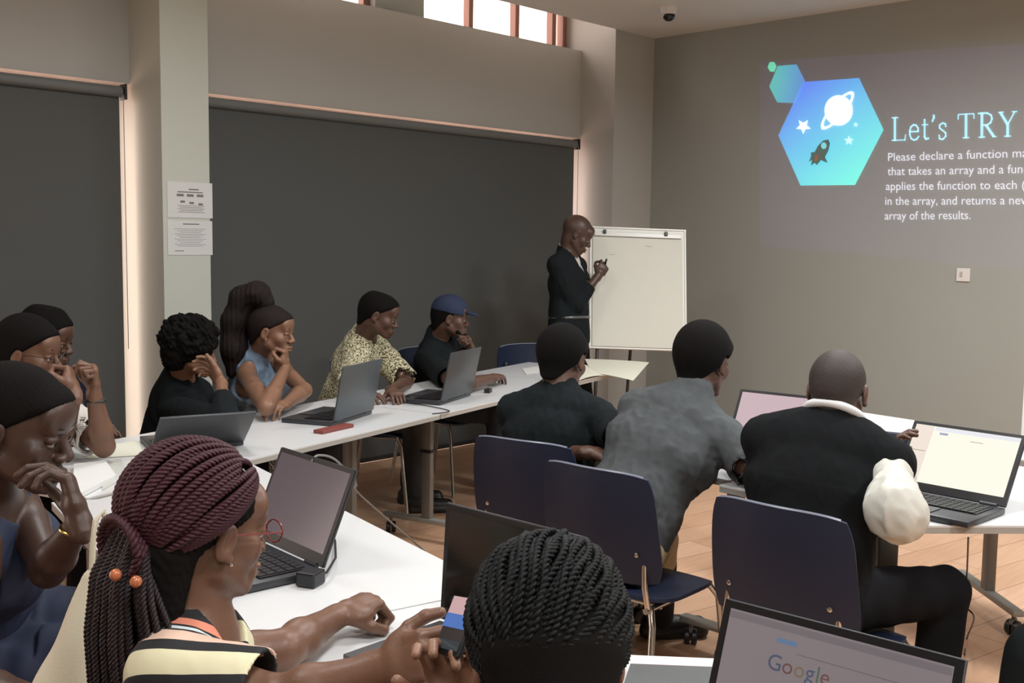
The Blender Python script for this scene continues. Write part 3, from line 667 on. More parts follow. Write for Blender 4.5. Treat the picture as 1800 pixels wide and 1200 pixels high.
table('white table before the man in the grey T-shirt, below the pink-screened laptop', [(3.10, 2.95), (3.035, 1.90), (3.62, 1.84), (3.70, 2.92)], [(3.38, 2.72, pi/2*0, .06, .25), (3.33, 2.05, 0, .06, .22)], 'white tables near the projection wall')
table('white table under the laptop with the bright cream page', [(2.955, 1.885), (2.93, 1.22), (3.52, .66), (4.02, 1.16), (4.05, 1.80)], [(3.12, 1.38, .78, .06, .20), (3.52, 1.0, .78, .05, .20)], 'white tables near the projection wall')
table('rear white table by the projection wall carrying the dark laptop and the board', [(4.33, 2.62), (4.08, .75), (4.56, .69), (4.81, 2.56)], [(4.69, 2.07, pi/2+.5, .06, .16), (4.50, 1.55, 2.35, .06, .27)], 'white tables near the projection wall')

# ------------------------------------------------------------------ chairs
bluem = mat('navy_plastic', (.009, .016, .042), .48, spec=.45, bump=.03, bscale=300)
def shell(name, fn, th, nu, nv, m, parent, k=.3):
    top = []; 
    for j in range(nv+1):
        for i in range(nu+1):
            u = -1+2*i/nu; v = -1+2*j/nv; uu = u*math.sqrt(1-k*v*v*v*v); vv = v*math.sqrt(1-k*u*u*u*u)/1; top.append(np.array(fn(uu, vv), float))
    G = np.array(top).reshape(nv+1, nu+1, 3); du = np.gradient(G, axis=1); dv = np.gradient(G, axis=0); n = np.cross(du, dv); n /= np.linalg.norm(n, axis=-1, keepdims=True)+1e-9
    A = (G+n*th/2).reshape(-1, 3); Bm = (G-n*th/2).reshape(-1, 3); K = len(A); w = nu+1; f = []
    for j in range(nv):
        for i in range(nu):
            a = j*w+i; f.append((a, a+1, a+w+1, a+w)); f.append((K+a, K+a+w, K+a+w+1, K+a+1))
    ring = [i for i in range(nu+1)]+[j*w+nu for j in range(1, nv+1)]+[nv*w+i for i in range(nu-1, -1, -1)]+[j*w for j in range(nv-1, 0, -1)]
    for q in range(len(ring)): a, c = ring[q], ring[(q+1) % len(ring)]; f.append((a, K+a, K+c, c))
    b = MB(); b.add(np.concatenate([A, Bm]), f); return b.build(name, m, parent, True)
def make_chair():
    r = empty('stacking_chair', (0, 0, 0))
    shell('seat', lambda u, v: (.20*v+.01, .215*u, .445-.018*(1-u*u)*(1-v*v)-.03*max(0, v-.6)*2+.012*max(0, -v-.5)*2), .011, 14, 14, bluem, r)
    def back(u, v):
        z = .675+.175*v; x = -.235-.030*v+.045*u*u-.010*(1-v*v); return (x, .215*u*(1-.04*v), z+.0*u)
    shell('backrest', back, .010, 18, 12, bluem, r, .16)
    b = MB(); b.tube([back(u_*math.sqrt(1-.16), 1.0*math.sqrt(max(.01, 1-.16*u_**4))) for u_ in np.linspace(-.93, .93, 15)], .0045, 6); b.build('edge_highlight', mat('pale_highlight', (.22, .24, .30), .25), r, True)  # pale tube along the backrest top, a highlight put into shape and colour
    for s in (-1, 1):
        b = MB(); b.tube([(-.185, s*.175, .425), (-.200, s*.17, .50), (-.190, s*.16, .62), (-.200, s*.15, .74)], .0095, 10); b.build('back_upright', chrome, r, True)
        b = MB(); b.tube([(.17, s*.175, .425), (.20, s*.195, .38), (.245, s*.22, .0)], .0105, 10); b.build('leg', chrome, r, True)
        b = MB(); b.tube([(-.17, s*.175, .425), (-.19, s*.195, .38), (-.25, s*.22, .0)], .0105, 10); b.build('leg', chrome, r, True)
        b = MB(); b.tube([(-.20, s*.175, .427), (.17, s*.175, .427)], .0095, 10); b.build('seat_rail', chrome, r, True)
    for xx in (.10, -.12): b = MB(); b.tube([(xx, -.18, .424), (xx, .18, .424)], .009, 8); b.build('cross_bar', chrome, r, True)
    for s in (-1, 1): b = MB(); b.lathe([(.0075, 0), (.0075, .003), (.003, .005)], (-.216, s*.15, .60), 10, Matrix.Rotation(-pi/2, 4, 'Y')); b.build('rivet', chrome, r)
    return r
proto = make_chair(); used = [False]
def chair(x, y, yaw, label, group='navy stacking chairs'):
    o = copy_tree(proto) if used[0] else proto; used[0] = True
    o.location = (x, y, 0); o.rotation_euler = (0, 0, math.radians(yaw)); o['label'] = label; o['category'] = 'chair'; o['group'] = group; return o
def chair_back(bx, by, yaw, label):   # place by the middle of the backrest top
    a = math.radians(yaw); return chair(bx+.268*math.cos(a), by+.268*math.sin(a), yaw, label)
chair_back(2.60, 2.47, 12, 'navy chair with a chrome frame under the man in the black T-shirt, seen from behind')
chair_back(2.44, 2.02, 3, 'navy chair with a chrome frame under the man in the grey T-shirt, seen from behind')
chair_back(2.43, 1.39, 0, 'navy chair with a chrome frame under the man in the black vest, seen from behind')
def cpos(px, d): p = Pd(px, 600, d); return p[0], p[1]
x, y = cpos(592, 6.15); chair_back(x, y, -60, 'navy chair behind the man in the speckled cream shirt, against the blind')
x, y = cpos(722, 6.72); chair_back(x, y, -80, 'navy chair behind the man in the blue cap, against the blind')
x, y = cpos(912, 7.05); chair_back(x, y, -100, 'empty navy chair between the blue-capped man and the standing man')
x, y = cpos(205, 5.1); chair(x, y, -50, 'empty navy chair beside the bright window edge, left of the curly-haired person')
x, y = cpos(290, 5.15); chair_back(x, y, -50, 'navy chair mostly hidden behind the curly-haired person in black')
x, y = cpos(430, 5.55); chair_back(x, y, -60, 'navy chair mostly hidden behind the woman in the denim vest')
x, y = cpos(-40, 3.95); chair(x, y, -44, 'navy chair under the person in glasses and the white shirt, past the left edge', 'chairs at the left end')
x, y = cpos(25, 4.75); chair(x, y, -46, 'navy chair hidden under the flat-haired person beyond the one in glasses', 'chairs at the left end')
chair(.72, 1.44, -25, 'navy chair under the braided woman in the striped top')
chair(.90, 2.42, -46, 'navy chair under the woman in the navy sleeveless dress')

# ------------------------------------------------------------------ laptops
dark_lid = mat('laptop_charcoal', (.035, .037, .042), .35, spec=.5)
grey_lid = mat('laptop_slate', (.095, .11, .12), .38, metal=.3)
keym = mat('laptop_keys', (.010, .010, .012), .45); bez = mat('laptop_bezel', (.008, .008, .009), .35)
def screen_mat(name, c, s): 
    return mat(name, (.01, .01, .01), .18, emit=c, estr=s)
def laptop(label, x, y, yaw, tilt, scr, body=dark_lid, w=.36, h=.24, D=.25, z=TZ+.022, lidm=None, content=None, group='open laptops on the tables'):
    r = empty('laptop', (x, y, TZ), yaw, label, 'laptop', group)      # local +x: from the hinge towards the user
    Z = z-TZ
    b = MB(); b.box((D/2, 0, Z/2), (D, w, Z-.004), bev=.003); base = b.build('base', body, r, True)
    b = MB(); b.box((D*.36, 0, Z-.0005), (D*.48, w*.88, .003)); kb = b.build('keyboard', bez, base)
    b = MB()
    for j in range(5):
        n = 14
        for i in range(n):
            if j == 4 and 4 <= i <= 8: continue
            b.box((D*.16+j*D*.098, (i-(n-1)/2)*w*.060, Z+.0015), (D*.080, w*.051, .0025))
    b.box((D*.16+4*D*.098, -.5*w*.06, Z+.0015), (D*.080, w*.29, .0025)); b.build('keys', keym, kb)
    b = MB(); b.box((D*.80, .01, Z+.0002), (D*.30, w*.28, .0015)); b.build('touchpad', mat('touchpad', (.05, .052, .058), .3), base)
    lid = empty('lid', (0, 0, Z), 0); lid.parent = r; lid.rotation_euler = (0, -tilt, 0)
    b = MB(); b.box((-.004, 0, h/2), (.0075, w, h), bev=.003); b.build('lid_shell', lidm or body, lid, True)
    b = MB(); b.box((.0008, 0, h/2), (.0022, w-.004, h-.004)); b.build('bezel', bez, lid)
    b = MB(); b.box((.0022, 0, h/2+.008), (.0014, w-.028, h-.042)); sc_ = b.build('screen', scr, lid)
    for s in (-1, 1): b = MB(); b.tube([(0, s*w*.36-.025, 0), (0, s*w*.36+.025, 0)], .0065, 10); b.build('hinge', body, lid, True)
    if content: content(lid, w, h)
    return r, lid
def blk(lid, name, y0, y1, z0, z1, m, x=.0034):
    b = MB(); b.box((x, (y0+y1)/2, (z0+z1)/2), (.0006, abs(y1-y0), abs(z1-z0))); return b.build(name, m, lid)
R_ = math.radians
def cA(l, w, h):
    m = screen_mat('dim_text', (.16, .11, .13), .6)
    for i in range(5): blk(l, 'page_line', -.02-.01*i, .06, .17-.022*i, .172-.022*i, m)
laptop('black laptop with a dim mauve screen and a charger beside it', 1.460, 2.172, R_(175), .40, screen_mat('screen_mauve', (.13, .095, .105), .75), content=cA)
laptop('black laptop with its screen off, standing behind the head of twisted black hair', 1.4215, 1.375, R_(181.3), .065, mat('screen_off', (.004, .006, .006), .12), body=mat('laptop_grey_base', (.075, .078, .085), .4), lidm=dark_lid)
def flat_text(lid, name, body, y0, z0, hgt, m, x=.0042):
    v, f = text_mesh(body); s = hgt/.72; V = np.stack([np.full(len(v), x), y0+v[:, 0]*s, z0+v[:, 1]*s], 1); b = MB(); b.add(V, f); return b.build(name, m, lid), v[:, 0].max()*s
def cG(l, w, h):
    # user's left is local -y seen from the user? the user looks along -x, so their right is +y
    x = -.092; 
    for ch, c in zip('Google', ((.055, .075, .12), (.12, .055, .055), (.15, .12, .07), (.055, .075, .12), (.06, .11, .08), (.12, .055, .055))):
        _, dw = flat_text(l, 'logo_letter', ch, x, .156, .0235, screen_mat('logo_%02d' % int(c[0]*100+c[1]*1000), c, 1.0)); x += dw+.0015
    blk(l, 'button', -.083, -.052, .196, .203, screen_mat('ui_blue', (.10, .16, .26), 1))
    blk(l, 'tab_bar', -.165, .165, .214, .224, screen_mat('ui_bar', (.15, .125, .135), 1)); blk(l, 'page_line', .03, .16, .152, .1535, screen_mat('ui_line', (.12, .10, .105), 1)); blk(l, 'page_line', -.05, .14, .186, .1872, screen_mat('ui_line', (0, 0, 0), 1))
laptop('large black laptop showing a search page, at the bottom edge of the view', 1.308, .678, R_(183.2), .35, screen_mat('screen_search', (.195, .160, .168), 1.0), content=cG)
def cR(l, w, h):
    blk(l, 'side_panel', -.165, -.105, .035, .225, screen_mat('ui_peach', (.88, .77, .68), .95)); blk(l, 'panel_line', -.155, -.11, .135, .1375, screen_mat('ui_tan', (.42, .33, .28), 1), .0042)
    blk(l, 'button', -.082, -.055, .200, .207, screen_mat('ui_steel', (.32, .36, .52), 1)); blk(l, 'tab_bar', -.10, .165, .212, .226, screen_mat('ui_lilac', (.78, .78, .84), 1)); blk(l, 'page_line', .02, .06, .190, .192, screen_mat('ui_tan', (0, 0, 0), 1))
laptop('black laptop with a bright cream page on its screen, by the vested man\'s white sleeve', 3.262, 1.262, R_(176.6), .58, screen_mat('screen_cream', (.92, .91, .78), 1.0), content=cR)
laptop('thin laptop with a pale pink screen, between the grey T-shirt and the black vest', 3.46, 1.995, R_(186), .50, screen_mat('screen_pink', (.56, .42, .46), 1.0))
laptop('slate grey laptop seen from behind its lid, between the denim vest and the speckled shirt', 2.831, 3.666+.012, R_(114.2), .20, mat('screen_off', (0, 0, 0)), lidm=grey_lid)
laptop('black laptop turned side-on in front of the man in the blue cap', 3.56, 3.80, R_(112), .21, mat('screen_off', (0, 0, 0)), lidm=mat('laptop_dark_grey', (.05, .055, .06), .35))
laptop('dark laptop with its lid leaning far back, below the curly-haired person', 2.01, 3.55, R_(72), .95, mat('screen_off', (0, 0, 0)), w=.34)
laptop('navy-backed laptop leaning open beyond the raised fist of the vested man', 3.66, 1.56, R_(15), .95, mat('screen_off', (0, 0, 0)), lidm=mat('laptop_navy', (.012, .018, .045), .4), w=.34)

# ------------------------------------------------------------------ flipchart easel
fb = [Pd(1037, 402, 7.32), Pd(1205, 403, 7.36), Pd(1205, 614, 7.20), Pd(1037, 612, 7.16)]
fc = (fb[2]+fb[3])/2; fr = nz(fb[1]-fb[0]); fu = nz((fb[0]+fb[1])/2-fc); fr = nz(fr-fu*(fr@fu)); fn = np.cross(fr, fu); fn = fn if fn@CF < 0 else -fn
fw_, fh_ = np.linalg.norm(fb[1]-fb[0]), np.linalg.norm((fb[0]+fb[1])/2-fc)
ez = empty('flipchart_easel', (fc[0], fc[1], 0), 0, 'white flipchart easel with blank paper clipped on, beside the standing man', 'easel')
MF = Matrix(((fr[0], fn[0], fu[0]), (fr[1], fn[1], fu[1]), (fr[2], fn[2], fu[2])))
def fl(x, n, u): p = fr*x+fn*n+fu*u; return Vector((p[0], p[1], p[2]+fc[2]))
def fbox(b, x, n, u, d, bev=0): c = fl(x, n, u); b.box(c, d, M=MF, bev=bev)
b = MB(); fbox(b, 0, -.012, fh_/2, (fw_, .016, fh_), .004); b.build('board', mat('board_white', (.74, .74, .68), .4), ez)
b = MB()
for s in (-1, 1): fbox(b, s*(fw_/2-.004), -.008, fh_/2, (.012, .026, fh_+.01), .003)
fbox(b, 0, -.008, fh_+.002, (fw_+.008, .026, .012), .003); fbox(b, 0, -.008, 0, (fw_+.008, .026, .012), .003); b.build('frame', mat('frame_pale', (.80, .80, .76), .35), ez)
b = MB(); fbox(b, -.002, .0015, fh_/2-.03, (fw_-.045, .008, fh_-.08)); b.build('paper_pad', mat('flip_paper', (.66, .66, .585), .75), ez)
b = MB(); fbox(b, 0, .007, fh_-.046, (fw_-.06, .010, .030), .003); b.build('clamp_bar', mat('clamp_pale', (.66, .66, .62), .3), ez)
for s in (-1, 1): b = MB(); fbox(b, s*fw_*.32-.02, .016, fh_-.032, (.022, .02, .028), .004); b.build('clamp_knob', blackp, ez)
b = MB(); b.tube([fl(.05, .0072, fh_-.12), fl(.08, .0072, fh_-.125), fl(.10, .0072, fh_-.122)], .0008, 5); b.tube([fl(-.20, .0072, fh_-.19), fl(-.16, .0072, fh_-.192)], .0008, 5); b.build('pen_marks', mat('faint_ink', (.30, .30, .29), .8), ez)
for s in (-1, 1):
    b = MB(); t = fl(s*(fw_/2-.06), -.025, .2); b.tube([t, fl(s*(fw_/2-.06), -.025, -.02), (fr[0]*s*(fw_/2-.02)+fn[0]*.15, fr[1]*s*(fw_/2-.02)+fn[1]*.15, .01)], .011, 10); b.build('leg', mat('easel_leg', (.045, .045, .045), .4), ez, True)
b = MB(); b.tube([fl(0, -.03, fh_*.7), (-fn[0]*.55, -fn[1]*.55, .01)], .011, 10); b.build('leg', mat('easel_leg', (0, 0, 0)), ez, True)

# ------------------------------------------------------------------ board standing at the right edge
q = Pz(1797, 772, TZ); bw = empty('display_board', (4.62, q[1]-.16, TZ), 0, 'white-framed board with a navy panel, cut by the right edge of the view', 'board')
b = MB(); b.box((0, 0, .36), (.02, .34, .72), bev=.004); b.box((0, 0, .006), (.14, .2, .012), bev=.003); b.build('frame', whitep, bw)
b = MB(); b.box((-.0115, 0, .275), (.003, .31, .51)); b.build('panel', mat('navy_panel', (.012, .025, .12), .4), bw)

# ------------------------------------------------------------------ papers and small things
paperm = mat('cream_paper', (.74, .73, .60), .8, var=.02); wpaper = mat('white_paper', (0, 0, 0))
def quad_sheet(name, label, cat, C4, th=.0015, m=paperm, sag=0, group=None, n=10, lift=0):
    """a sheet spanned by four world corners (bilinear), slightly curled"""
    C4 = [np.array(c, float) for c in C4]; cen = sum(C4)/4; V = []
    for j in range(n+1):
        for i in range(n+1):
            u, v = i/n, j/n; p = (C4[0]*(1-u)+C4[1]*u)*(1-v)+(C4[3]*(1-u)+C4[2]*u)*v; p = p+np.array([0, 0, sag*4*u*(1-u)+lift*v*v]); V.append(p-cen*[1, 1, 0]-[0, 0, C4[0][2]*0])
    V = np.array(V); K = len(V); w = n+1; f = []
    for j in range(n):
        for i in range(n): a = j*w+i; f.append((a, a+1, a+w+1, a+w)); f.append((K+a, K+a+w, K+a+w+1, K+a+1))
    ring = [i for i in range(n+1)]+[j*w+n for j in range(1, n+1)]+[n*w+i for i in range(n-1, -1, -1)]+[j*w for j in range(n-1, 0, -1)]
    for q_ in range(len(ring)): a, c = ring[q_], ring[(q_+1) % len(ring)]; f.append((a, c, K+c, K+a))
    b = MB(); b.add(np.concatenate([V+[0, 0, th], V]), f); o = b.build(name, m, None, True); o.location = (cen[0], cen[1], 0); return tag(o, label, cat, group)
Z = TZ+.002
quad_sheet('flipchart_sheet', 'large cream flipchart sheet hanging over the end of the far table', 'paper', [Pz(1028, 631, .765), Pz(1141, 637, .765), Pz(1113, 669, .745), Pz(1040, 655, .745)], sag=.004)
quad_sheet('paper_sheet', 'cream sheet curling beside the head of the man in the black T-shirt', 'paper', [Pz(1005, 640, Z), Pz(1040, 646, Z), Pz(1062, 660, Z), Pz(1010, 672, Z)], sag=.012)
quad_sheet('paper_sheet', 'white sheet on the far table left of the seated black T-shirt', 'paper', [Pz(918, 648, Z), Pz(950, 643, Z), Pz(956, 655, Z), Pz(925, 658, Z)], m=wpaper)
quad_sheet('upright_sheet', 'white sheet standing on edge between the black and grey T-shirts', 'paper', [Pd(1114, 690, 4.35), Pd(1128, 692, 4.3), Pd(1106, 758, 4.2), Pd(1086, 748, 4.25)], m=paperm)
quad_sheet('open_notebook', 'open notebook with cream pages under the arm of the man in black', 'notebook', [Pz(1012, 778, Z+.01), Pz(1050, 758, Z+.01), Pz(1092, 795, Z+.01), Pz(1040, 798, Z+.01)], th=.010, sag=.012)
quad_sheet('paper_sheet', 'cream sheet at the table edge between the black and grey T-shirts', 'paper', [Pz(1010, 787, Z), Pz(1030, 778, Z), Pz(1095, 800, Z), Pz(1086, 806, Z)])
quad_sheet('paper_sheet', 'white sheet on the table behind the clasped hands, topmost on the left', 'paper', [Pz(165, 785, Z), Pz(245, 775, Z), Pz(250, 800, Z), Pz(150, 806, Z)], m=paperm)
quad_sheet('writing_pad', 'thick white writing pad by the hands of the woman in navy', 'notepad', [Pz(130, 822, Z), Pz(185, 815, Z), Pz(204, 842, Z), Pz(128, 882, Z)], th=.014, m=wpaper)
quad_sheet('paper_sheet', 'grey-edged sheet under the writing pad on the left table', 'paper', [Pz(175, 812, Z-.001), Pz(212, 806, Z-.001), Pz(225, 836, Z-.001), Pz(180, 862, Z-.001)], m=mat('grey_paper', (.5, .5, .46), .8))  # darker grey paper than the other sheets
quad_sheet('paper_sheet', 'pink-tinted slip beside the slate grey laptop', 'paper', [Pz(664, 693, Z), Pz(695, 690, Z), Pz(693, 708, Z), Pz(662, 710, Z)], m=mat('pink_paper', (.72, .60, .62), .8))
def small_box(name, label, cat, px, py, d, m, yaw=0, z=TZ, bev=.002):
    p = Pz(px, py, z); b = MB(); b.box((0, 0, d[2]/2), d, bev=bev); o = b.build(name, m); o.location = (p[0], p[1], z+.001); o.rotation_euler = (0, 0, yaw); return tag(o, label, cat)
small_box('red_notebook', 'flat red-brown notebook at the front edge below the slate grey laptop', 'notebook', 587, 756, (.20, .05, .014), mat('red_cover', (.20, .045, .035), .5), LA)
small_box('adapter', 'small black adapter on the table between the two laptops by the blinds', 'adapter', 706, 705, (.07, .05, .025), blackp, .3)
small_box('adapter_plug', 'little black plug lying right of the capped man\'s laptop', 'plug', 858, 690, (.05, .03, .02), blackp, .5)
# laptop sleeve with a red edge, on the corner table
sp = [Pz(1108, 1166, TZ+.014), Pz(1262, 1172, TZ+.014), Pz(1262, 1250, TZ+.014), Pz(1080, 1250, TZ+.014)]
cen = sum(sp)/4; sl = empty('laptop_sleeve', (cen[0], cen[1], TZ), 0, 'dark grey sleeve with a red trim, on the corner table beside the black hair', 'sleeve')
b = MB(); b.poly([(p[0]-cen[0], p[1]-cen[1]) for p in sp][::-1], .002, .014); b.build('cover', mat('sleeve_grey', (.085, .092, .09), .6, bump=.2, bscale=200), sl)
b = MB(); b.tube([(*(sp[0]-cen)[:2], .012), (*(sp[1]-cen)[:2], .012)], .0022, 6); b.build('trim_edge', mat('red_trim', (.30, .04, .035), .5), sl)
# charger and cable by the braided woman's laptop
cp = Pz(546, 1028, TZ); ch = empty('laptop_charger', (cp[0], cp[1], TZ), 0, 'black charger block with a looping cable beside the mauve-screened laptop', 'charger')
b = MB(); b.box((0, 0, .018), (.052, .05, .034), M=Matrix.Rotation(.4, 3, 'Z'), bev=.005); b.build('block', blackp, ch)
b = MB(); k = [Pz(556, 1014, TZ+.02), Pz(574, 1006, TZ+.02), Pz(590, 980, TZ+.02), Pz(589, 950, TZ+.01), Pz(582, 932, TZ+.01), Pz(568, 930, TZ+.012)]; b.tube([tuple(p-[cp[0], cp[1], TZ]) for p in k], .003, 8); b.build('cable', blackp, ch, True)
def cable(label, pts, r, m):
    p0 = np.array(pts[0]); P = [np.array(p) for p in pts]; out = []
    for i in range(len(P)-1):
        a, b_, c, d = P[max(i-1, 0)], P[i], P[i+1], P[min(i+2, len(P)-1)]
        for t in np.linspace(0, 1, 7)[:-1]: out.append(.5*((2*b_)+(c-a)*t+(2*a-5*b_+4*c-d)*t*t+(3*b_-a-3*c+d)*t**3)-[p0[0], p0[1], 0])
    out.append(P[-1]-[p0[0], p0[1], 0]); b = MB(); b.tube([tuple(v) for v in out], r, 7); o = b.build('power_cable', m, None, True); o.location = (p0[0], p0[1], 0); return tag(o, label, 'cable')
cable('thin grey cable draped over the mauve-screened laptop down to the floor', [Pd(548, 810, 2.66), Pd(560, 800, 2.74), Pd(590, 808, 2.9), Pd(625, 848, 3.1), Pd(655, 890, 3.3), (3.05, 3.0, .02), (3.3, 3.1, .006)], .003, mat('cable_grey', (.22, .21, .20), .5))
cable('black cable dangling from the bright-paged laptop\'s table by the castor', [Pz(1702, 945, .70), Pd(1700, 1000, 3.6), Pd(1697, 1060, 3.6), Pd(1712, 1085, 3.6), Pz(1700, 1120, .01), Pz(1695, 1150, .01)], .003, blackp)
cable('black cable across the table before the man in the blue cap', [Pz(700, 707, Z+.003), Pz(745, 712, Z+.003), Pz(790, 722, Z+.003), Pz(760, 727, Z+.003)], .0025, blackp)
# ------------------------------------------------------------------ people in the room
def hp(px, d, z): p = Pd(px, 600, d); return np.array([p[0], p[1], z])
A3 = lambda *v: np.array(v, float)
DOWN = A3(0, 0, -1); UPV = A3(0, 0, 1)
def legs_sit(hip, ty, reach=.42, spread=.10, foot=.04, dz=0):
    a = math.radians(ty); f = A3(math.cos(a), math.sin(a), 0); r = A3(math.sin(a), -math.cos(a), 0); h = A3(hip[0], hip[1], 0); return tuple((h+f*reach+r*s*spread+A3(0, 0, .095)+f*foot*s, f*.4+UPV) for s in (1, -1))
black_cloth = mat('black_cotton', (.0105, .0135, .0150), .9, bump=.15, bscale=500, spec=.12)
black_tr = mat('black_trousers', (.009, .009, .011), .9, bump=.15, bscale=300, spec=.12)
dark_shoe = mat('dark_shoe', (.012, .011, .010), .45); denim_dark = mat('dark_denim', (.022, .028, .045), .85, bump=.2, bscale=300)
def speckle(name, c0, c1, scale, thr):
    m = bpy.data.materials.new(name); m.use_nodes = True; nt = m.node_tree; b = nt.nodes['Principled BSDF']; b.inputs['Roughness'].default_value = .85
    tc = nt.nodes.new('ShaderNodeTexCoord'); n = nt.nodes.new('ShaderNodeTexNoise'); n.inputs['Scale'].default_value = scale; n.inputs['Detail'].default_value = 3; nt.links.new(tc.outputs['Object'], n.inputs[0])
    cr = nt.nodes.new('ShaderNodeValToRGB'); cr.color_ramp.elements[0].position = thr; cr.color_ramp.elements[0].color = (*c0, 1); cr.color_ramp.elements[1].position = thr+.05; cr.color_ramp.elements[1].color = (*c1, 1)
    nt.links.new(n.outputs['Fac'], cr.inputs[0]); nt.links.new(cr.outputs[0], b.inputs['Base Color']); return m
def stripes(name, direction, period, bands):
    m = bpy.data.materials.new(name); m.use_nodes = True; nt = m.node_tree; b = nt.nodes['Principled BSDF']; b.inputs['Roughness'].default_value = .8
    tc = nt.nodes.new('ShaderNodeTexCoord'); d = nt.nodes.new('ShaderNodeVectorMath'); d.operation = 'DOT_PRODUCT'; nt.links.new(tc.outputs['Object'], d.inputs[0]); d.inputs[1].default_value = tuple(nz(direction)/period)
    fr_ = nt.nodes.new('ShaderNodeMath'); fr_.operation = 'FRACT'; nt.links.new(d.outputs['Value'], fr_.inputs[0]); cr = nt.nodes.new('ShaderNodeValToRGB'); cr.color_ramp.interpolation = 'CONSTANT'; e = cr.color_ramp.elements
    e[0].position = 0; e[0].color = (*bands[0][1], 1); e[1].position = bands[1][0]; e[1].color = (*bands[1][1], 1)
    for p, c in bands[2:]: q = e.new(p); q.color = (*c, 1)
    nt.links.new(fr_.outputs[0], cr.inputs[0]); nt.links.new(cr.outputs[0], b.inputs['Base Color']); return m

def glasses(K, m, fine=.0014):
    X = K['X']; b = MB()
    for s in (-1, 1):
        pts = [tuple(X(s*.033+.0245*math.cos(a), .112, -.001+.019*math.sin(a))) for a in np.linspace(0, 2*pi, 22)]
        b.tube(pts, fine, 7, cap=False); b.tube([tuple(X(s*.057, .111, .004)), tuple(X(s*.079, .095, .006)), tuple(X(s*.081, .01, .006)), tuple(X(s*.080, -.015, -.008))], fine, 6)
    b.tube([tuple(X(-.009, .112, .004)), tuple(X(0, .115, .007)), tuple(X(.009, .112, .004))], fine, 6)
    keepw(b.build('eyeglasses', m, None, True), K['root'])
def earring(K, s=1):
    b = MB(); c = K['X'](s*.0855, .002, -.040); b.lathe([(.0001, -.0035), (.003, -.002), (.0035, 0), (.003, .002), (.0001, .0035)], tuple(c), 10); keepw(b.build('earring', mat('silver', (.8, .8, .82), .12, metal=1), None, True), K['root'])
def rope(V, F, pts, r, n_str=3, pitch=None, ns=6, taper=.35):
    """a plait: three strands twisted along the path"""
    P = np.array(pts, float); T = np.gradient(P, axis=0); T /= np.linalg.norm(T, axis=1, keepdims=True)+1e-9; seg = np.r_[0, np.cumsum(np.linalg.norm(np.diff(P, axis=0), axis=1))]; pitch = pitch or r*3.8
    nrm = np.cross(T[0], [0, 0, 1.]); nrm = nrm if np.linalg.norm(nrm) > .1 else np.cross(T[0], [1., 0, 0]); N_ = []
    for t in T: nrm = nrm-t*(nrm@t); nrm = nrm/np.linalg.norm(nrm); N_.append(nrm)
    N_ = np.array(N_); B_ = np.cross(T, N_); m = len(P); rad = r*(1-taper*np.clip(seg/seg[-1]-.5, 0, 1)*2*.5)
    for k in range(n_str):
        a = 2*pi*seg/pitch+k*2*pi/n_str; C_ = P+(N_*np.cos(a)[:, None]+B_*np.sin(a)[:, None])*(rad*.5)[:, None]; base = sum(len(v) for v in V)
        ang = np.linspace(0, 2*pi, ns, endpoint=False); ring = C_[:, None, :]+(N_[:, None, :]*np.cos(ang)[None, :, None]+B_[:, None, :]*np.sin(ang)[None, :, None])*(rad*.62)[:, None, None]; V.append(ring.reshape(-1, 3))
        i = np.arange(m-1)[:, None]*ns; j = np.arange(ns)[None]; j2 = (j+1) % ns; F.append((np.stack([i+j, i+j2, i+ns+j2, i+ns+j], -1).reshape(-1, 4)+base))
def resample(P, step):
    P = np.array(P, float); s = np.r_[0, np.cumsum(np.linalg.norm(np.diff(P, axis=0), axis=1))]; n = max(4, int(s[-1]/step)); t = np.linspace(0, s[-1], n); return np.stack([np.interp(t, s, P[:, i]) for i in range(3)], 1)
def smooth_path(P, step=.004):
    P = resample(P, step)
    for _ in range(6): P[1:-1] = (P[:-2]+P[1:-1]*2+P[2:])/4
    return P

# 1 the man writing at the flipchart
hip = hp(1000, 7.12, .95); wr = Pd(1052, 484, 7.06)
K = person('person standing in black long-sleeved shirt, bald, writing on the white flipchart', hip=hip, neck=Pd(997, 447, 7.10), ty=-72, head=Pd(1015, 411, 7.07), hy=-46, hp=30, skin='d', hs=1.02,
    R=dict(w=wr, hint=A3(.2, -.2, -1), d=Pd(1068, 458, 7.10)-wr, n=A3(.6, .6, .1), pose='pinch'), L=dict(w=Pd(1012, 588, 7.15), hint=A3(-.3, -.2, -.5), d=DOWN, n=A3(0, 1, 0)),
    legs=((hip*[1, 1, 0]+A3(-.02, -.09, .09), A3(.3, -.3, 0)), (hip*[1, 1, 0]+A3(.1, .08, .09), A3(.3, -.3, 0))), hf=.004)
shirt(K, 'undershirt', mat('white_cotton', (.62, .58, .54), .85), sleeve=0, off=.006, neckr=.064)
shirt(K, 'shirt', black_cloth, sleeve=1, fsleeve=.62, off=.016, puff=.022, neckr=.075, vneck=.13, hem=.04); trousers(K, black_tr); shoes(K, dark_shoe)
S = SDF(); b = MB(); rr = []
for a in np.linspace(0, 2*pi, 40): rr.append(tuple(K['hip']+K['up']*.075+K['rt']*math.cos(a)*.168+K['fw']*math.sin(a)*.127))
b.tube(rr, .010, 8, cap=False); keepw(b.build('belt', mat('grey_belt', (.10, .10, .10), .35), None, True), K['root'])
mk = K['wr']['R']+nz(Pd(1068, 458, 7.10)-wr)*.10; mo = empty('marker_pen', tuple(mk), 0, 'small marker pen held against the flipchart paper', 'pen'); b = MB(); b.tube([(-.03, -.03, .03), (.03, .03, -.01)], .007, 10); b.build('barrel', blackp, mo, True)
b = MB(); b.tube([(.03, .03, -.01), (.038, .038, -.0155)], .004, 8); b.build('tip', blackp, mo, True)

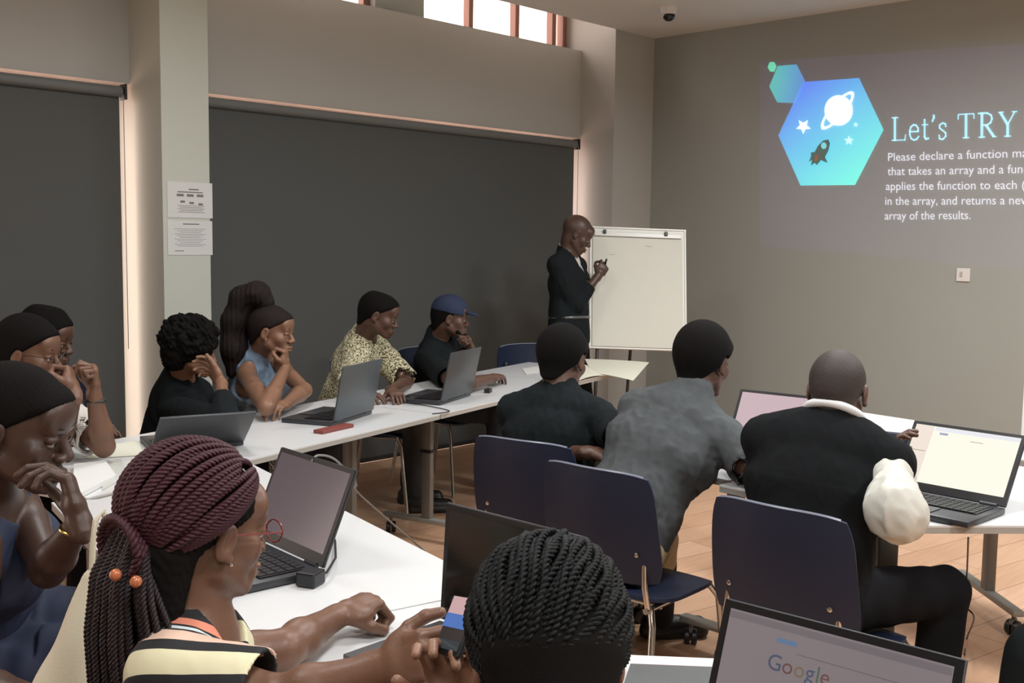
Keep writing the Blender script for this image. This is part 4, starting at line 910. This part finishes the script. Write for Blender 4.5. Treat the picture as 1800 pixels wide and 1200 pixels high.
# 2 the man in the blue cap
hip = hp(770, 6.5, .55); el = Pz(803, 682, .80)
K = person('person in a blue cap and black shirt with a hand at the mouth', hip=hip, neck=Pd(768, 594, 6.4), ty=-66, head=Pd(792, 558, 6.32), hy=-44, hp=6, skin='b', fat=1.08,
    R=dict(w=Pz(868, 664, .79), e=Pz(806, 678, .79), d=Pz(905, 650, .78)-Pz(868, 664, .79), n=A3(0, 0, -1), pose='relax', hs=1.05), L=dict(w=Pd(830, 617, 6.12), hint=A3(.3, -.2, -1), d=A3(-.12, .05, .4), n=A3(-.7, .4, 0), pose='fist'),
    legs=legs_sit(hip, -66), hf=.004)
shirt(K, 'shirt', black_cloth, sleeve=.75, off=.016, puff=.022, neckr=.07); trousers(K, denim_dark); shoes(K, dark_shoe); hair_short(K, t=.006)
X = K['X']; M = K['Mh']; capm = mat('cap_blue', (.014, .024, .062), .8, bump=.2, bscale=300)
S = SDF(); S.el(X(0, -.012, .040), (.092, .112, .100), M, .01); S.half(X(0, 0, .030), -M[:, 2]+M[:, 1]*-.12, .006); cap = keepw(link('cap', S.mesh('cap', K['hc']-.3, K['hc']+.3, .005, lambda P: npnoise(P, 90, 2)*.0015), capm), K['root'])
S = SDF(); S.el(X(0, .115, .040), (.066, .055, .010), rotm(math.radians(-44), math.radians(16)), .01); S.fn(lambda P: (P-X(0, .07, .03))@(-M[:, 1]), .003, '&'); v = keepw(link('cap_visor', S.mesh('visor', K['hc']-.3, K['hc']+.3, .004), capm), K['root'])
S = SDF(); S.rc(X(-.045, .045, -.075), X(0, .085, -.100), .014, .018, .02); S.rc(X(.045, .045, -.075), X(0, .085, -.100), .014, .018, .02); keepw(link('beard', S.mesh('beard', K['hc']-.2, K['hc']+.2, .004, lambda P: npnoise(P, 400, 2)*.002), HAIRM()), K['root'])

# 3 the man in the speckled shirt
hip = hp(600, 6.02, .55)
K = person('person with cropped hair in a cream speckled shirt leaning over the table, eyes down', hip=hip, neck=Pd(640, 590, 5.86), ty=-48, head=Pd(667, 553, 5.76), hy=-48, hp=18, skin='b',
    R=dict(w=Pz(622, 690, .79), hint=A3(-.6, -.5, -.6), d=A3(.3, -.6, 0), n=DOWN, pose='relax'), L=dict(w=Pz(688, 686, .79), e=Pd(716, 674, 5.85), d=A3(-.2, -.5, -.05), n=DOWN, pose='relax'), legs=legs_sit(hip, -48), hf=.004)
shirt(K, 'shirt', speckle('speckled_cream', (.10, .075, .035), (.66, .62, .42), 120, .465), sleeve=.95, off=.020, puff=.034, neckr=.070, wr=.005); trousers(K, mat('charcoal_trousers', (.03, .03, .033), .8), short=None); shoes(K, dark_shoe); hair_short(K, t=.011, flat=.118)

# 4 the woman in the denim vest
hip = hp(440, 5.32, .54); wr = Pd(502, 646, 4.98)
K = person('person with a high dark ponytail in a sleeveless pale denim vest, fingers at the lips', fem=True, hip=hip, neck=Pd(452, 613, 5.2), ty=-50, head=Pd(479, 582, 5.1), hy=-54, hp=8, skin='c', hs=1.06,
    R=dict(w=wr, e=Pz(468, 716, .80), d=A3(-.02, .02, 1), n=A3(-.65, .65, .0), pose='fist'), L=dict(w=Pz(500, 712, .79), e=Pz(532, 700, .79)+A3(.08, .10, .02), d=A3(-.9, -.5, 0), n=DOWN, pose='relax'), legs=legs_sit(hip, -50), hf=.0035)
denim = mat('pale_denim', (.15, .21, .29), .85, bump=.3, bscale=300, var=.75, vscale=26)
shirt(K, 'top', mat('dark_top', (.03, .03, .04), .8), sleeve=0, off=.008, neckr=.085, noshoulder=True); shirt(K, 'denim_vest', denim, sleeve=0, off=.020, neckr=.082, noshoulder=True, vneck=.22, wr=.006, hem=.05)
trousers(K, denim_dark); shoes(K, dark_shoe); earring(K, 1)
hb = mat('dark_brown_hair', (.014, .009, .008), .75, bump=.3, bscale=500, spec=.2); hair_short(K, t=.010, m=hb, line=(.008, .80), noise=.0006)
S = SDF(); X = K['X']; q = [X(0, -.05, .125), X(0, -.10, .165), X(0, -.165, .13), X(0, -.185, .02), X(.0, -.175, -.12), X(.0, -.16, -.22)]
for i, (r0, r1) in enumerate(((.040, .055), (.055, .058), (.058, .062), (.062, .062), (.062, .042))): S.ec(q[i], q[i+1], r0, r1, K['Mh'][:, 0], 1.3, .03)
keepw(link('ponytail', S.mesh('ponytail', K['hc']-.5, K['hc']+.4, .005, lambda P: np.sin(P[..., 0]*210+3*npnoise(P, 9, 4))*np.sin(P[..., 1]*190)*.0035+npnoise(P, 40, 1)*.004), hb), K['root'])

# 5 the curly-haired person in black
hip = hp(292, 5.0, .54); wr = Pd(388, 672, 4.58)
K = person('person with a round mass of black curls and a black shirt, cheek on one hand', fem=True, hip=hip, neck=Pd(318, 660, 4.86), ty=-38, head=Pd(340, 616, 4.76), hy=-28, hp=14, skin='c',
    R=dict(w=wr, e=Pz(398, 742, .79), d=Pd(364, 634, 4.66)-wr, n=A3(-.5, .5, .3), pose='cheek', hs=1.1), L=dict(w=Pd(325, 765, 4.45), hint=A3(.3, .3, -1), d=A3(.6, -.4, 0), n=DOWN), legs=legs_sit(hip, -38), hf=.004)
shirt(K, 'shirt', black_cloth, sleeve=1, fsleeve=.62, off=.018, puff=.022, neckr=.062); trousers(K, black_tr); shoes(K, dark_shoe)
S = SDF(); X = K['X']; M = K['Mh']; rg = np.random.default_rng(3)
S.el(X(0, -.03, .045), (.118, .125, .108), M, .02); S.el(X(0, -.075, -.035), (.095, .060, .075), M, .03)
for i in range(150):
    v = rg.normal(size=3); v /= np.linalg.norm(v)
    if v[1] > .45 and v[2] < .45 or v[2] < -.75: continue
    c = X(*(v*[.122, .128, .112]+[0, -.03, .045])); S.el(c, rg.uniform(.014, .024, 3), None, .004)
S.el(X(0, .13, -.03), (.08, .06, .075), M, .01, '-')
keepw(link('curls', S.mesh('curls', K['hc']-.3, K['hc']+.3, .0045, lambda P: npnoise(P, 380, 2)*.0045+npnoise(P, 170, 8)*.004), HAIRM()), K['root'])

# 6 the man at the back left
hip = hp(25, 4.75, .55)
K = person('person with flat-topped hair in profile, partly hidden, beyond the one in glasses', hip=hip, neck=Pd(42, 652, 4.62), ty=-46, head=Pd(82, 596, 4.5), hy=-48, hp=12, skin='b', hs=1.03,
    R=dict(w=Pd(95, 760, 4.15), hint=A3(-.5, -.5, -.6), d=A3(.4, -.4, 0), n=DOWN), L=dict(w=Pd(150, 745, 4.4), hint=A3(.6, .3, -.5), d=A3(.4, -.5, 0), n=DOWN), legs=legs_sit(hip, -46, .38), hf=.004)
shirt(K, 'shirt', mat('dark_grey_shirt', (.05, .05, .052), .85), sleeve=.7, off=.016, puff=.02, neckr=.07); trousers(K, black_tr); shoes(K, dark_shoe); hair_short(K, t=.012, top=.014, flat=.135)

# 7 the person in glasses with clasped fists
hip = hp(-40, 3.95, .54); wR = Pd(131, 692, 3.52); wL = Pd(165, 690, 3.60)
K = person('person in dark glasses and a white shirt, both fists raised to the mouth', hip=hip, neck=Pd(8, 676, 3.80), ty=-44, head=Pd(52, 622, 3.70), hy=-47, hp=6, skin='a', hs=1.0,
    R=dict(w=wR, e=Pz(104, 782, .79), d=Pd(120, 645, 3.55)-wR, n=A3(-.5, .5, .1), pose='fist', hs=1.02), L=dict(w=wL, e=Pz(160, 800, .80)+A3(.10, .12, 0), d=A3(.01, .0, 1), n=A3(-.72, .2, 0), pose='fist', hs=1.02), legs=legs_sit(hip, -44, .36), hf=.0035)
shirt(K, 'shirt', mat('white_cotton', (0, 0, 0)), sleeve=.9, off=.016, puff=.022, neckr=.07); trousers(K, black_tr); shoes(K, dark_shoe); hair_short(K, t=.014, top=.008); glasses(K, mat('dark_frame', (.02, .012, .01), .3))
b = MB(); c = K['wr']['L']; b.tube([tuple(c+nz(K['el']['L']-c)*.03+A3(math.cos(a)*.030, math.sin(a)*.030, 0)) for a in np.linspace(0, 2*pi, 20)], .006, 8, cap=False); keepw(b.build('wristwatch', blackp, None, True), K['root'])

# 8 the woman in the navy dress
hip = hp(-75, 2.50, .52); wr = Pd(140, 918, 2.16)
K = person('person with close-cropped hair in a sleeveless navy dress, hand under the nose', fem=True, hip=hip, neck=Pd(-12, 868, 2.40), ty=-40, head=Pd(33, 752, 2.28), hy=-47, hp=14, skin='d', hs=1.10, sc=1.06, fat=1.05,
    R=dict(w=Pd(120, 1250, 2.0), hint=A3(-.6, -.6, -.6), so=(.0, .03, -.01), d=A3(.5, -.3, 0), n=DOWN), L=dict(w=wr, e=Pz(185, 985, .80)+A3(-.12, .02, 0), d=Pd(116, 832, 2.18)-wr, n=A3(-.6, .35, .1), pose='hold', hs=1.12), legs=legs_sit(hip, -40, .38), hf=.0026, h=.005)
navy = mat('navy_dress', (.018, .026, .062), .7, bump=.1, bscale=350)
shirt(K, 'dress', navy, sleeve=0, off=.010, neckr=.085, noshoulder=True, wr=.0015, hem=.05); trousers(K, navy, name='skirt', off=.03, wr=.004); shoes(K, dark_shoe); hair_short(K, t=.010, line=(.006, .873)); earring(K, 1)
b = MB(); c = K['wr']['L']; b.tube([tuple(c+nz(K['el']['L']-c)*.03+A3(math.cos(a)*.029, math.sin(a)*.029, .008*math.sin(a))) for a in np.linspace(0, 2*pi, 24)], .0035, 8, cap=False); keepw(b.build('bracelet', mat('brass', (.55, .40, .12), .25, metal=1), None, True), K['root'])

# 9 the woman with braids
_n = Pd(352, 1100, 1.74); hip = A3(_n[0]-.12, _n[1]+.02, .52); wL = Pz(592, 1083, .785); wR = Pd(668, 1174, 1.53)
K = person('person with long dark red braids, red glasses and a striped top', fem=True, hip=hip, neck=_n, ty=-48, head=Pd(362, 930, 1.73), hy=-1, hp=8, skin='a', hs=1.03, eyes=True,
    R=dict(w=wR, e=Pd(492, 1232, 1.55), so=(0, .015, .035), d=Pd(765, 1146, 1.49)-wR, n=CF+A3(0, 0, -.5), pose='hold', hs=1.0), L=dict(w=wL, e=Pz(498, 1142, .79), so=(-.02, .03, 0), d=Pz(650, 1056, .80)-wL, n=A3(.1, .0, -1), pose='fist', hs=1.06), legs=legs_sit(hip, -20, .36), hf=.0024, h=.0045)
BK = (.012, .012, .014); CR_ = (.70, .66, .44); SAL = (.72, .25, .16); WH = (.66, .74, .74); PCH = (.72, .50, .38)
bands = [(0, BK), (.13, CR_), (.40, BK), (.53, PCH), (.68, BK), (.72, WH), (.79, BK), (.83, SAL), (.95, BK)]
shirt(K, 'striped_top', stripes('stripes', A3(.6, .53, .9), .135, bands), sleeve=dict(R=.80, L=.12), off=.012, puff=.028, neckr=.078, wr=.0012, h=.004)
trousers(K, denim_dark); shoes(K, dark_shoe); earring(K, 1); glasses(K, mat('red_frame', (.20, .03, .03), .25), .0016)
X = K['X']; M = K['Mh']; red = mat('dark_red_braid', (.052, .011, .018), .5, bump=.4, bscale=500, spec=.4); blk_h = HAIRM()
S = SDF(); s_ = K['hs']; S.el(X(0, -.018, .034), np.array([.0805, .103, .0915])*s_, M, .01); S.rc(X(0, -.06, -.045), X(0, -.055, -.01), .055*s_, .07*s_, .03); S.half(X(0, 0, .004), nz(M@A3(0, .60, -1)), .006); S.ec(X(0, -.085, -.03), X(.0, -.088, -.17), .058, .045, M[:, 0], 1.35, .02)
for sd in (-1, 1): S.el(X(sd*.085, .055, -.005), np.array([.03, .045, .035])*s_, M, .008, '-'); S.el(X(sd*.09, -.002, -.012), np.array([.024, .022, .036])*s_, M, .006, '-')
keepw(link('hair_roots', S.mesh('roots', K['hc']-.25, K['hc']+.25, .003, lambda P: npnoise(P, 500, 2)*.001), blk_h), K['root'])
cen = A3(0, -.018, .034); rad0 = A3(.0835, .106, .0945); gather = nz((A3(0, -.135, -.045)-cen)/rad0)
def onhead(u, lift=0): return X(*(cen+u*(rad0+lift)))
V = []; F = []; rg = np.random.default_rng(5); rows = []
for i in range(21):                      # rows along the hairline, ear over crown to ear
    a = -1.22+2.44*i/20; rows.append((nz(A3(math.sin(a)*1.0, .80*math.cos(a)**.5+.05*0, .12+.62*math.cos(a))), 0))
for i in range(17):
    a = -1.1+2.2*i/16; rows.append((nz(A3(math.sin(a), .45*math.cos(a), .30+.9*math.cos(a))), 1))
for i in range(12):
    a = -1.35+2.7*i/11; rows.append((nz(A3(math.sin(a)*1.0, -.05, .0+1.0*math.cos(a))), 1))
for u0, lay in rows:
    g_ = nz(gather+A3(u0[0]*.22, 0, (u0[2]-.5)*.18)); om = math.acos(np.clip(u0@g_, -1, 1)); t = np.linspace(0, 1, 40); path = []
    for q in t: u = (math.sin((1-q)*om)*u0+math.sin(q*om)*g_)/math.sin(om); path.append(onhead(nz(u), .006+.008*lay+.016*math.sin(q*pi)*(.5+.5*u0[2])))
    rope(V, F, smooth_path(path, .0028), .0060 if lay == 0 else .0064, taper=0)
keepw(link('braids', np_mesh('braids', np.concatenate(V), np.concatenate(F)), red), K['root'])
V = []; F = []; G0 = onhead(gather, .01)
for i in range(110):
    a = rg.uniform(0, 2*pi); r = math.sqrt(rg.uniform(0, 1)); sx, sy = r*math.cos(a), r*math.sin(a); L = rg.uniform(.34, .44)
    R_v, F_v = M[:, 0], A3(M[0, 1], M[1, 1], 0); p0 = G0+R_v*sx*.030+UPV*sy*.028+F_v*.01
    q = [p0, p0-F_v*.030+R_v*sx*.03+UPV*(.004+.012*sy), p0-F_v*(.035+.040*sy)+R_v*(sx*.060+.002)-UPV*.06, p0-F_v*(.022+.066*sy)+R_v*(sx*.075+.004)-UPV*.15, p0-F_v*(.012+.072*sy)+R_v*(sx*.078+.01)-UPV*.30, p0-F_v*(.008+.068*sy)+R_v*(sx*.076+.01)-UPV*L]
    rope(V, F, smooth_path(q, .0034), .0056, taper=.3)
keepw(link('hanging_braids', np_mesh('hanging_braids', np.concatenate(V), np.concatenate(F)), mat('black_red_braid', (.014, .006, .008), .5, bump=.4, bscale=500)), K['root'])
V = []; F = []
for k in range(4):
    path = [G0+(M[:, 0]*math.cos(a)*(.050+.004*k)+UPV*math.sin(a)*(.036+.003*k))-nz(A3(M[0, 1], M[1, 1], 0))*(.012+.008*k)+UPV*.004*k for a in np.linspace(0, 2*pi, 40)]; rope(V, F, smooth_path(path, .003), .0075, taper=0)
keepw(link('braid_wrap', np_mesh('braid_wrap', np.concatenate(V), np.concatenate(F)), red), K['root'])
for (px, py) in ((203, 1010), (239, 1022)):
    b = MB(); c = Pd(px, py, 1.0); d0 = (G0-CC)@CF-.085; c = Pd(px, py, d0); b.lathe([(max(.0001, .0092*math.sin(a_)), -.0092*math.cos(a_)) for a_ in np.linspace(0, pi, 10)], tuple(c), 16); keepw(b.build('hair_bead', mat('amber_bead', (.50, .15, .06), .2, coat=.5), None, True), K['root'])
print('braid', K['sh'], K['hc'], K['neck'])

# 10 the person with twisted black hair at the bottom
hip = A3(.56, .72, .52); wL = Pd(822, 1268, 1.39)
K = person('person with twisted black hair seen from behind at the bottom edge, holding up a phone', fem=True, hip=hip, neck=A3(.66, .70, 1.0), ty=25, head=Pd(962, 1150, 1.20), hy=48, hp=24, skin='c', hs=1.03,
    R=dict(w=A3(1.03, .52, .83), hint=A3(-.3, -.6, -.6), d=A3(.8, .1, 0), n=DOWN), L=dict(w=wL, hint=A3(.1, .6, -.9), d=Pd(800, 1188, 1.385)-wL, n=-CF+A3(0, 0, .1), pose='cheek', hs=1.0), legs=legs_sit(hip, 25, .3), hf=.003, h=.006)
shirt(K, 'blouse', black_cloth, sleeve=.9, off=.012, puff=.016, neckr=.075); trousers(K, black_tr); shoes(K, dark_shoe)
X = K['X']; M = K['Mh']; tw = mat('twisted_black_hair', (.0065, .0075, .0075), .6, bump=.3, bscale=600, spec=.22)
S = SDF(); s_ = K['hs']; S.el(X(0, -.018, .034), np.array([.084, .107, .095])*s_, M, .01); S.rc(X(0, -.07, -.05), X(0, -.06, -.01), .062*s_, .076*s_, .03); S.half(X(0, 0, -.02), nz(M@A3(0, .60, -1)), .006)
keepw(link('hair_roots', S.mesh('roots', K['hc']-.25, K['hc']+.25, .004), HAIRM()), K['root'])
cen = A3(0, -.020, .034); rad0 = A3(.0865, .110, .0975); V = []; F = []
pole = nz(A3(.30, .62, .62)); e1 = nz(np.cross(pole, A3(1, 0, 0))); e2 = np.cross(pole, e1)
for lay, cnt in ((0, 84), (1, 46)):
    for i in range(cnt):
        ph_ = 2*pi*(i+.5*lay)/cnt+rg.normal()*.02; t0 = .10+.55*lay*rg.random()+.15*rg.random(); t1 = 2.75-.2*rg.random(); path = []; w1, w2 = rg.uniform(0, 6.3, 2)
        for q in np.linspace(t0, t1, 46):
            f_ = ph_+.05*math.sin(q*5+w1)+.16*math.sin(q*1.1); u = pole*math.cos(q)+(e1*math.cos(f_)+e2*math.sin(f_))*math.sin(q)
            if u[1] > .78 and u[2] < .1: break
            path.append(X(*(cen+u*(rad0+.001+.0045*lay+.0018*math.sin(q*8+w2)))))
        if len(path) > 8: rope(V, F, smooth_path(path, .0034), .0046, n_str=2, pitch=.015, ns=6, taper=0)
g0 = nz(A3(-.10, -.62, -.78))
keepw(link('twists', np_mesh('twists', np.concatenate(V), np.concatenate(F)), tw), K['root'])
gp = X(*(cen+g0*(rad0+.015))); b = MB(); b.tube([tuple(gp+M[:, 0]*math.cos(a)*.045+(M[:, 2]*.5-M[:, 1]*.5)*math.sin(a)*.035-UPV*.02) for a in np.linspace(0, 2*pi, 30)], .014, 12, cap=False); keepw(b.build('scrunchie', mat('black_satin', (.012, .012, .014), .3, bump=1, bscale=120), None, True), K['root'])
# the phone between the two hands
ph = [Pd(806, 1062, 1.375), Pd(829, 1068, 1.355), Pd(800, 1148, 1.335), Pd(775, 1140, 1.355)]
pc_ = sum(ph)/4; pu = nz((ph[0]+ph[1])/2-(ph[2]+ph[3])/2); pr = Pd(840, 1100, 1.33)-Pd(790, 1100, 1.39); pr = nz(pr-pu*(pr@pu)); pn = np.cross(pr, pu); pn = pn if pn@CF < 0 else -pn
ps = empty('smartphone', tuple(pc_), 0, 'lit smartphone with a pink and blue picture held between two hands', 'phone'); MP = Matrix(((pr[0], pn[0], pu[0]), (pr[1], pn[1], pu[1]), (pr[2], pn[2], pu[2])))
def pb(name, x, n, u, d, m, bev=0): b = MB(); c = pr*x+pn*n+pu*u; b.box(tuple(c), d, M=MP, bev=bev); return b.build(name, m, ps)
HL = np.linalg.norm((ph[0]+ph[1])/2-(ph[2]+ph[3])/2); pb('body', 0, 0, 0, (.068, .008, HL+.012), blackp, .003)
pb('screen', 0, .0043, .020, (.060, .0008, HL*.66), screen_mat('phone_pink', (.62, .40, .40), .9)); pb('picture', 0, .0050, .008, (.060, .0008, HL*.30), screen_mat('phone_blue', (.08, .18, .50), .9)); pb('keyboard', 0, .0043, -HL*.38, (.060, .0008, HL*.2), screen_mat('phone_dark', (.05, .07, .08), .6))

# 11 the man in the black T-shirt
hip = A3(2.86, 2.58, .54)
K = person('person in a black T-shirt with short black hair, seen from behind, nearest the flipchart', hip=hip, neck=Pd(983, 692, 4.02), ty=22, head=Pd(990, 630, 4.06), hy=12, hp=14, skin='b', hs=1.03, sw=.170,
    R=dict(w=Pz(1118, 754, .80), e=Pz(1096, 776, .84), d=A3(.3, .5, 0), n=DOWN), L=dict(w=Pz(1035, 795, .79), e=Pd(945, 800, 4.15), d=A3(.3, -.3, 0), n=DOWN), legs=legs_sit(hip, 12, .45), hf=.004)
shirt(K, 'T-shirt', black_cloth, sleeve=.85, off=.016, puff=.026, neckr=.068, wr=.004, hem=.03); trousers(K, mat('brown_trousers', (.05, .035, .025), .8)); shoes(K, dark_shoe); hair_short(K, t=.015, line=(.0, .873))

# 12 the man in the grey T-shirt
hip = A3(2.72, 2.13, .54)
K = person('person in a dark grey T-shirt and beige trousers leaning to the table, seen from behind', hip=hip, neck=Pd(1213, 702, 3.66), ty=14, head=Pd(1237, 635, 3.72), hy=2, hp=12, skin='b', hs=1.03, sw=.168,
    R=dict(w=A3(3.28, 2.0, .81), e=Pd(1345, 850, 3.42), so=(0, .0, .0), d=A3(.8, -.2, 0), n=DOWN), L=dict(w=Pz(1205, 800, .79), e=Pd(1150, 815, 3.85), so=(.012, .02, -.02), d=A3(.6, 0, 0), n=DOWN),
    legs=((A3(3.30, 2.36, .10), A3(.2, 0, 1), A3(.75, -.6, 0)), (A3(3.15, 2.5, .10), A3(.3, 0, 1))), hf=.004)
shirt(K, 'T-shirt', mat('heather_grey', (.064, .071, .075), .9, bump=.2, bscale=500, var=.12, vscale=160), sleeve=.82, off=.018, puff=.034, neckr=.070, wr=.0055, wf=80, hem=.07); trousers(K, mat('beige_cotton', (.50, .42, .25), .85, bump=.2, bscale=200)); shoes(K, dark_shoe); hair_short(K, t=.018, top=.004, line=(.0, .873))
b = MB()
for i in (0, 1): an, kn = K['ankles'][i], K['knees'][i]; b.tube([tuple(an-[0, 0, .02]), tuple(an+(kn-an)*.45), tuple(an+(kn-an)*.7)], [.058, .066, .070], 18)
keepw(b.build('black_socks', mat('sock_black', (.010, .010, .012), .9), None, True), K['root'])

# 13 the man in the black vest
hip = A3(2.68, 1.44, .54); eR = Pz(1576, 900, .835); wL = Pd(1520, 790, 3.30)
K = person('person with a shaved head, white shirt and black vest, seen from behind', hip=hip, neck=Pd(1462, 748, 3.08), ty=16, head=Pd(1473, 686, 3.12), hy=14, hp=8, skin='b', hs=1.0, sw=.178,
    R=dict(w=Pd(1585, 828, 3.12), e=eR, d=A3(.2, .25, .35), n=A3(.2, -.5, .2), pose='hold'), L=dict(w=wL, e=A3(3.16, 1.62, .81), d=Pd(1545, 742, 3.36)-wL, n=A3(-.6, .2, -.2), pose='fist'),
    legs=((A3(3.06, 1.20, .10), A3(.3, -.12, 1), A3(.9, -.4, 0)), (A3(3.15, 1.75, .10), A3(.3, 0, 1))), hf=.0035, h=.0055)
shirt(K, 'shirt', mat('white_shirt', (.56, .555, .50), .85, bump=.15, bscale=250), sleeve=1, fsleeve=.80, off=.005, puff=.020, neckr=.060, wr=.0085, wf=66, bulge=dict(R=.016), h=.005)
shirt(K, 'vest', mat('black_vest', (.008, .009, .010), .9, bump=.1, bscale=400, spec=.12), sleeve=0, off=.027, neckr=.074, noshoulder=False, wr=.002, hem=.05, vneck=.2)
trousers(K, black_tr); shoes(K, dark_shoe); hair_short(K, t=.0028, noise=.0004, m=mat('shaved_hair', (.030, .020, .016), .6, bump=.3, bscale=600), line=(.004, .873))
b = MB(); X = K['X']; nk = K['neck']; ring = [tuple(nk+K['up']*.034+K['rt']*math.cos(a)*.079+K['fw']*(math.sin(a)*.080+.006)-K['up']*.018*math.sin(a)) for a in np.linspace(0, 2*pi, 36)]; b.tube(ring, .0125, 10, cap=False); keepw(b.build('shirt_collar', mat('collar_white', (.74, .74, .74), .8), None, True), K['root'])

# cream cloth bag on the chair behind the braided woman; dark backpack at the bottom right
S = SDF(); c = Pd(118, 1160, 1.95); S.ec(Pd(98, 1290, 1.94), Pd(172, 1020, 1.99), .062, .026, A3(.7, -.7, 0), 1.15, .03)
o = link('cloth_bag', S.mesh('bag', c-.35, c+.35, .006, lambda P: npnoise(P, 60, 3)*.006), mat('cream_canvas', (.60, .55, .42), .9, bump=.2, bscale=300)); o2 = empty('cloth_bag', (c[0], c[1], 0), 0, 'cream canvas bag hung behind the long dark red braids', 'bag'); keepw(o, o2); o.name = 'bag_body'
b = MB(); b.tube([tuple(Pd(160, 1050, 1.98)), tuple(Pd(163, 960, 1.98)), tuple(Pd(168, 915, 1.99)), tuple(Pd(182, 898, 2.0)), tuple(Pd(188, 935, 2.0)), tuple(Pd(184, 1040, 1.99))], .006, 8); keepw(b.build('bag_strap', mat('cream_canvas', (0, 0, 0)), None, True), o2)

S = SDF(); c = Pd(1850, 1200, 2.9); c[2] = .30; S.ec(c-A3(0, 0, .14), c+A3(0, 0, .12), .13, .11, A3(.7, -.7, 0), 1.15, .02); S.el(c+A3(-.1, -.1, -.05), (.07, .07, .09), None, .02); S.half((0, 0, .004), (0, 0, -1))
o = link('bag_body', S.mesh('bag', c-.4, c+.4, .008, lambda P: npnoise(P, 40, 3)*.005), black_cloth); o2 = empty('backpack', (c[0], c[1], 0), 0, 'black backpack on the floor, cut by the bottom right corner', 'backpack'); keepw(o, o2)
b = MB(); b.tube([tuple(c+A3(-.03, 0, .24)), tuple(c+A3(-.02, 0, .30)), tuple(c+A3(.03, 0, .30)), tuple(c+A3(.04, 0, .24))], .008, 8); keepw(b.build('carry_loop', black_cloth, None, True), o2)
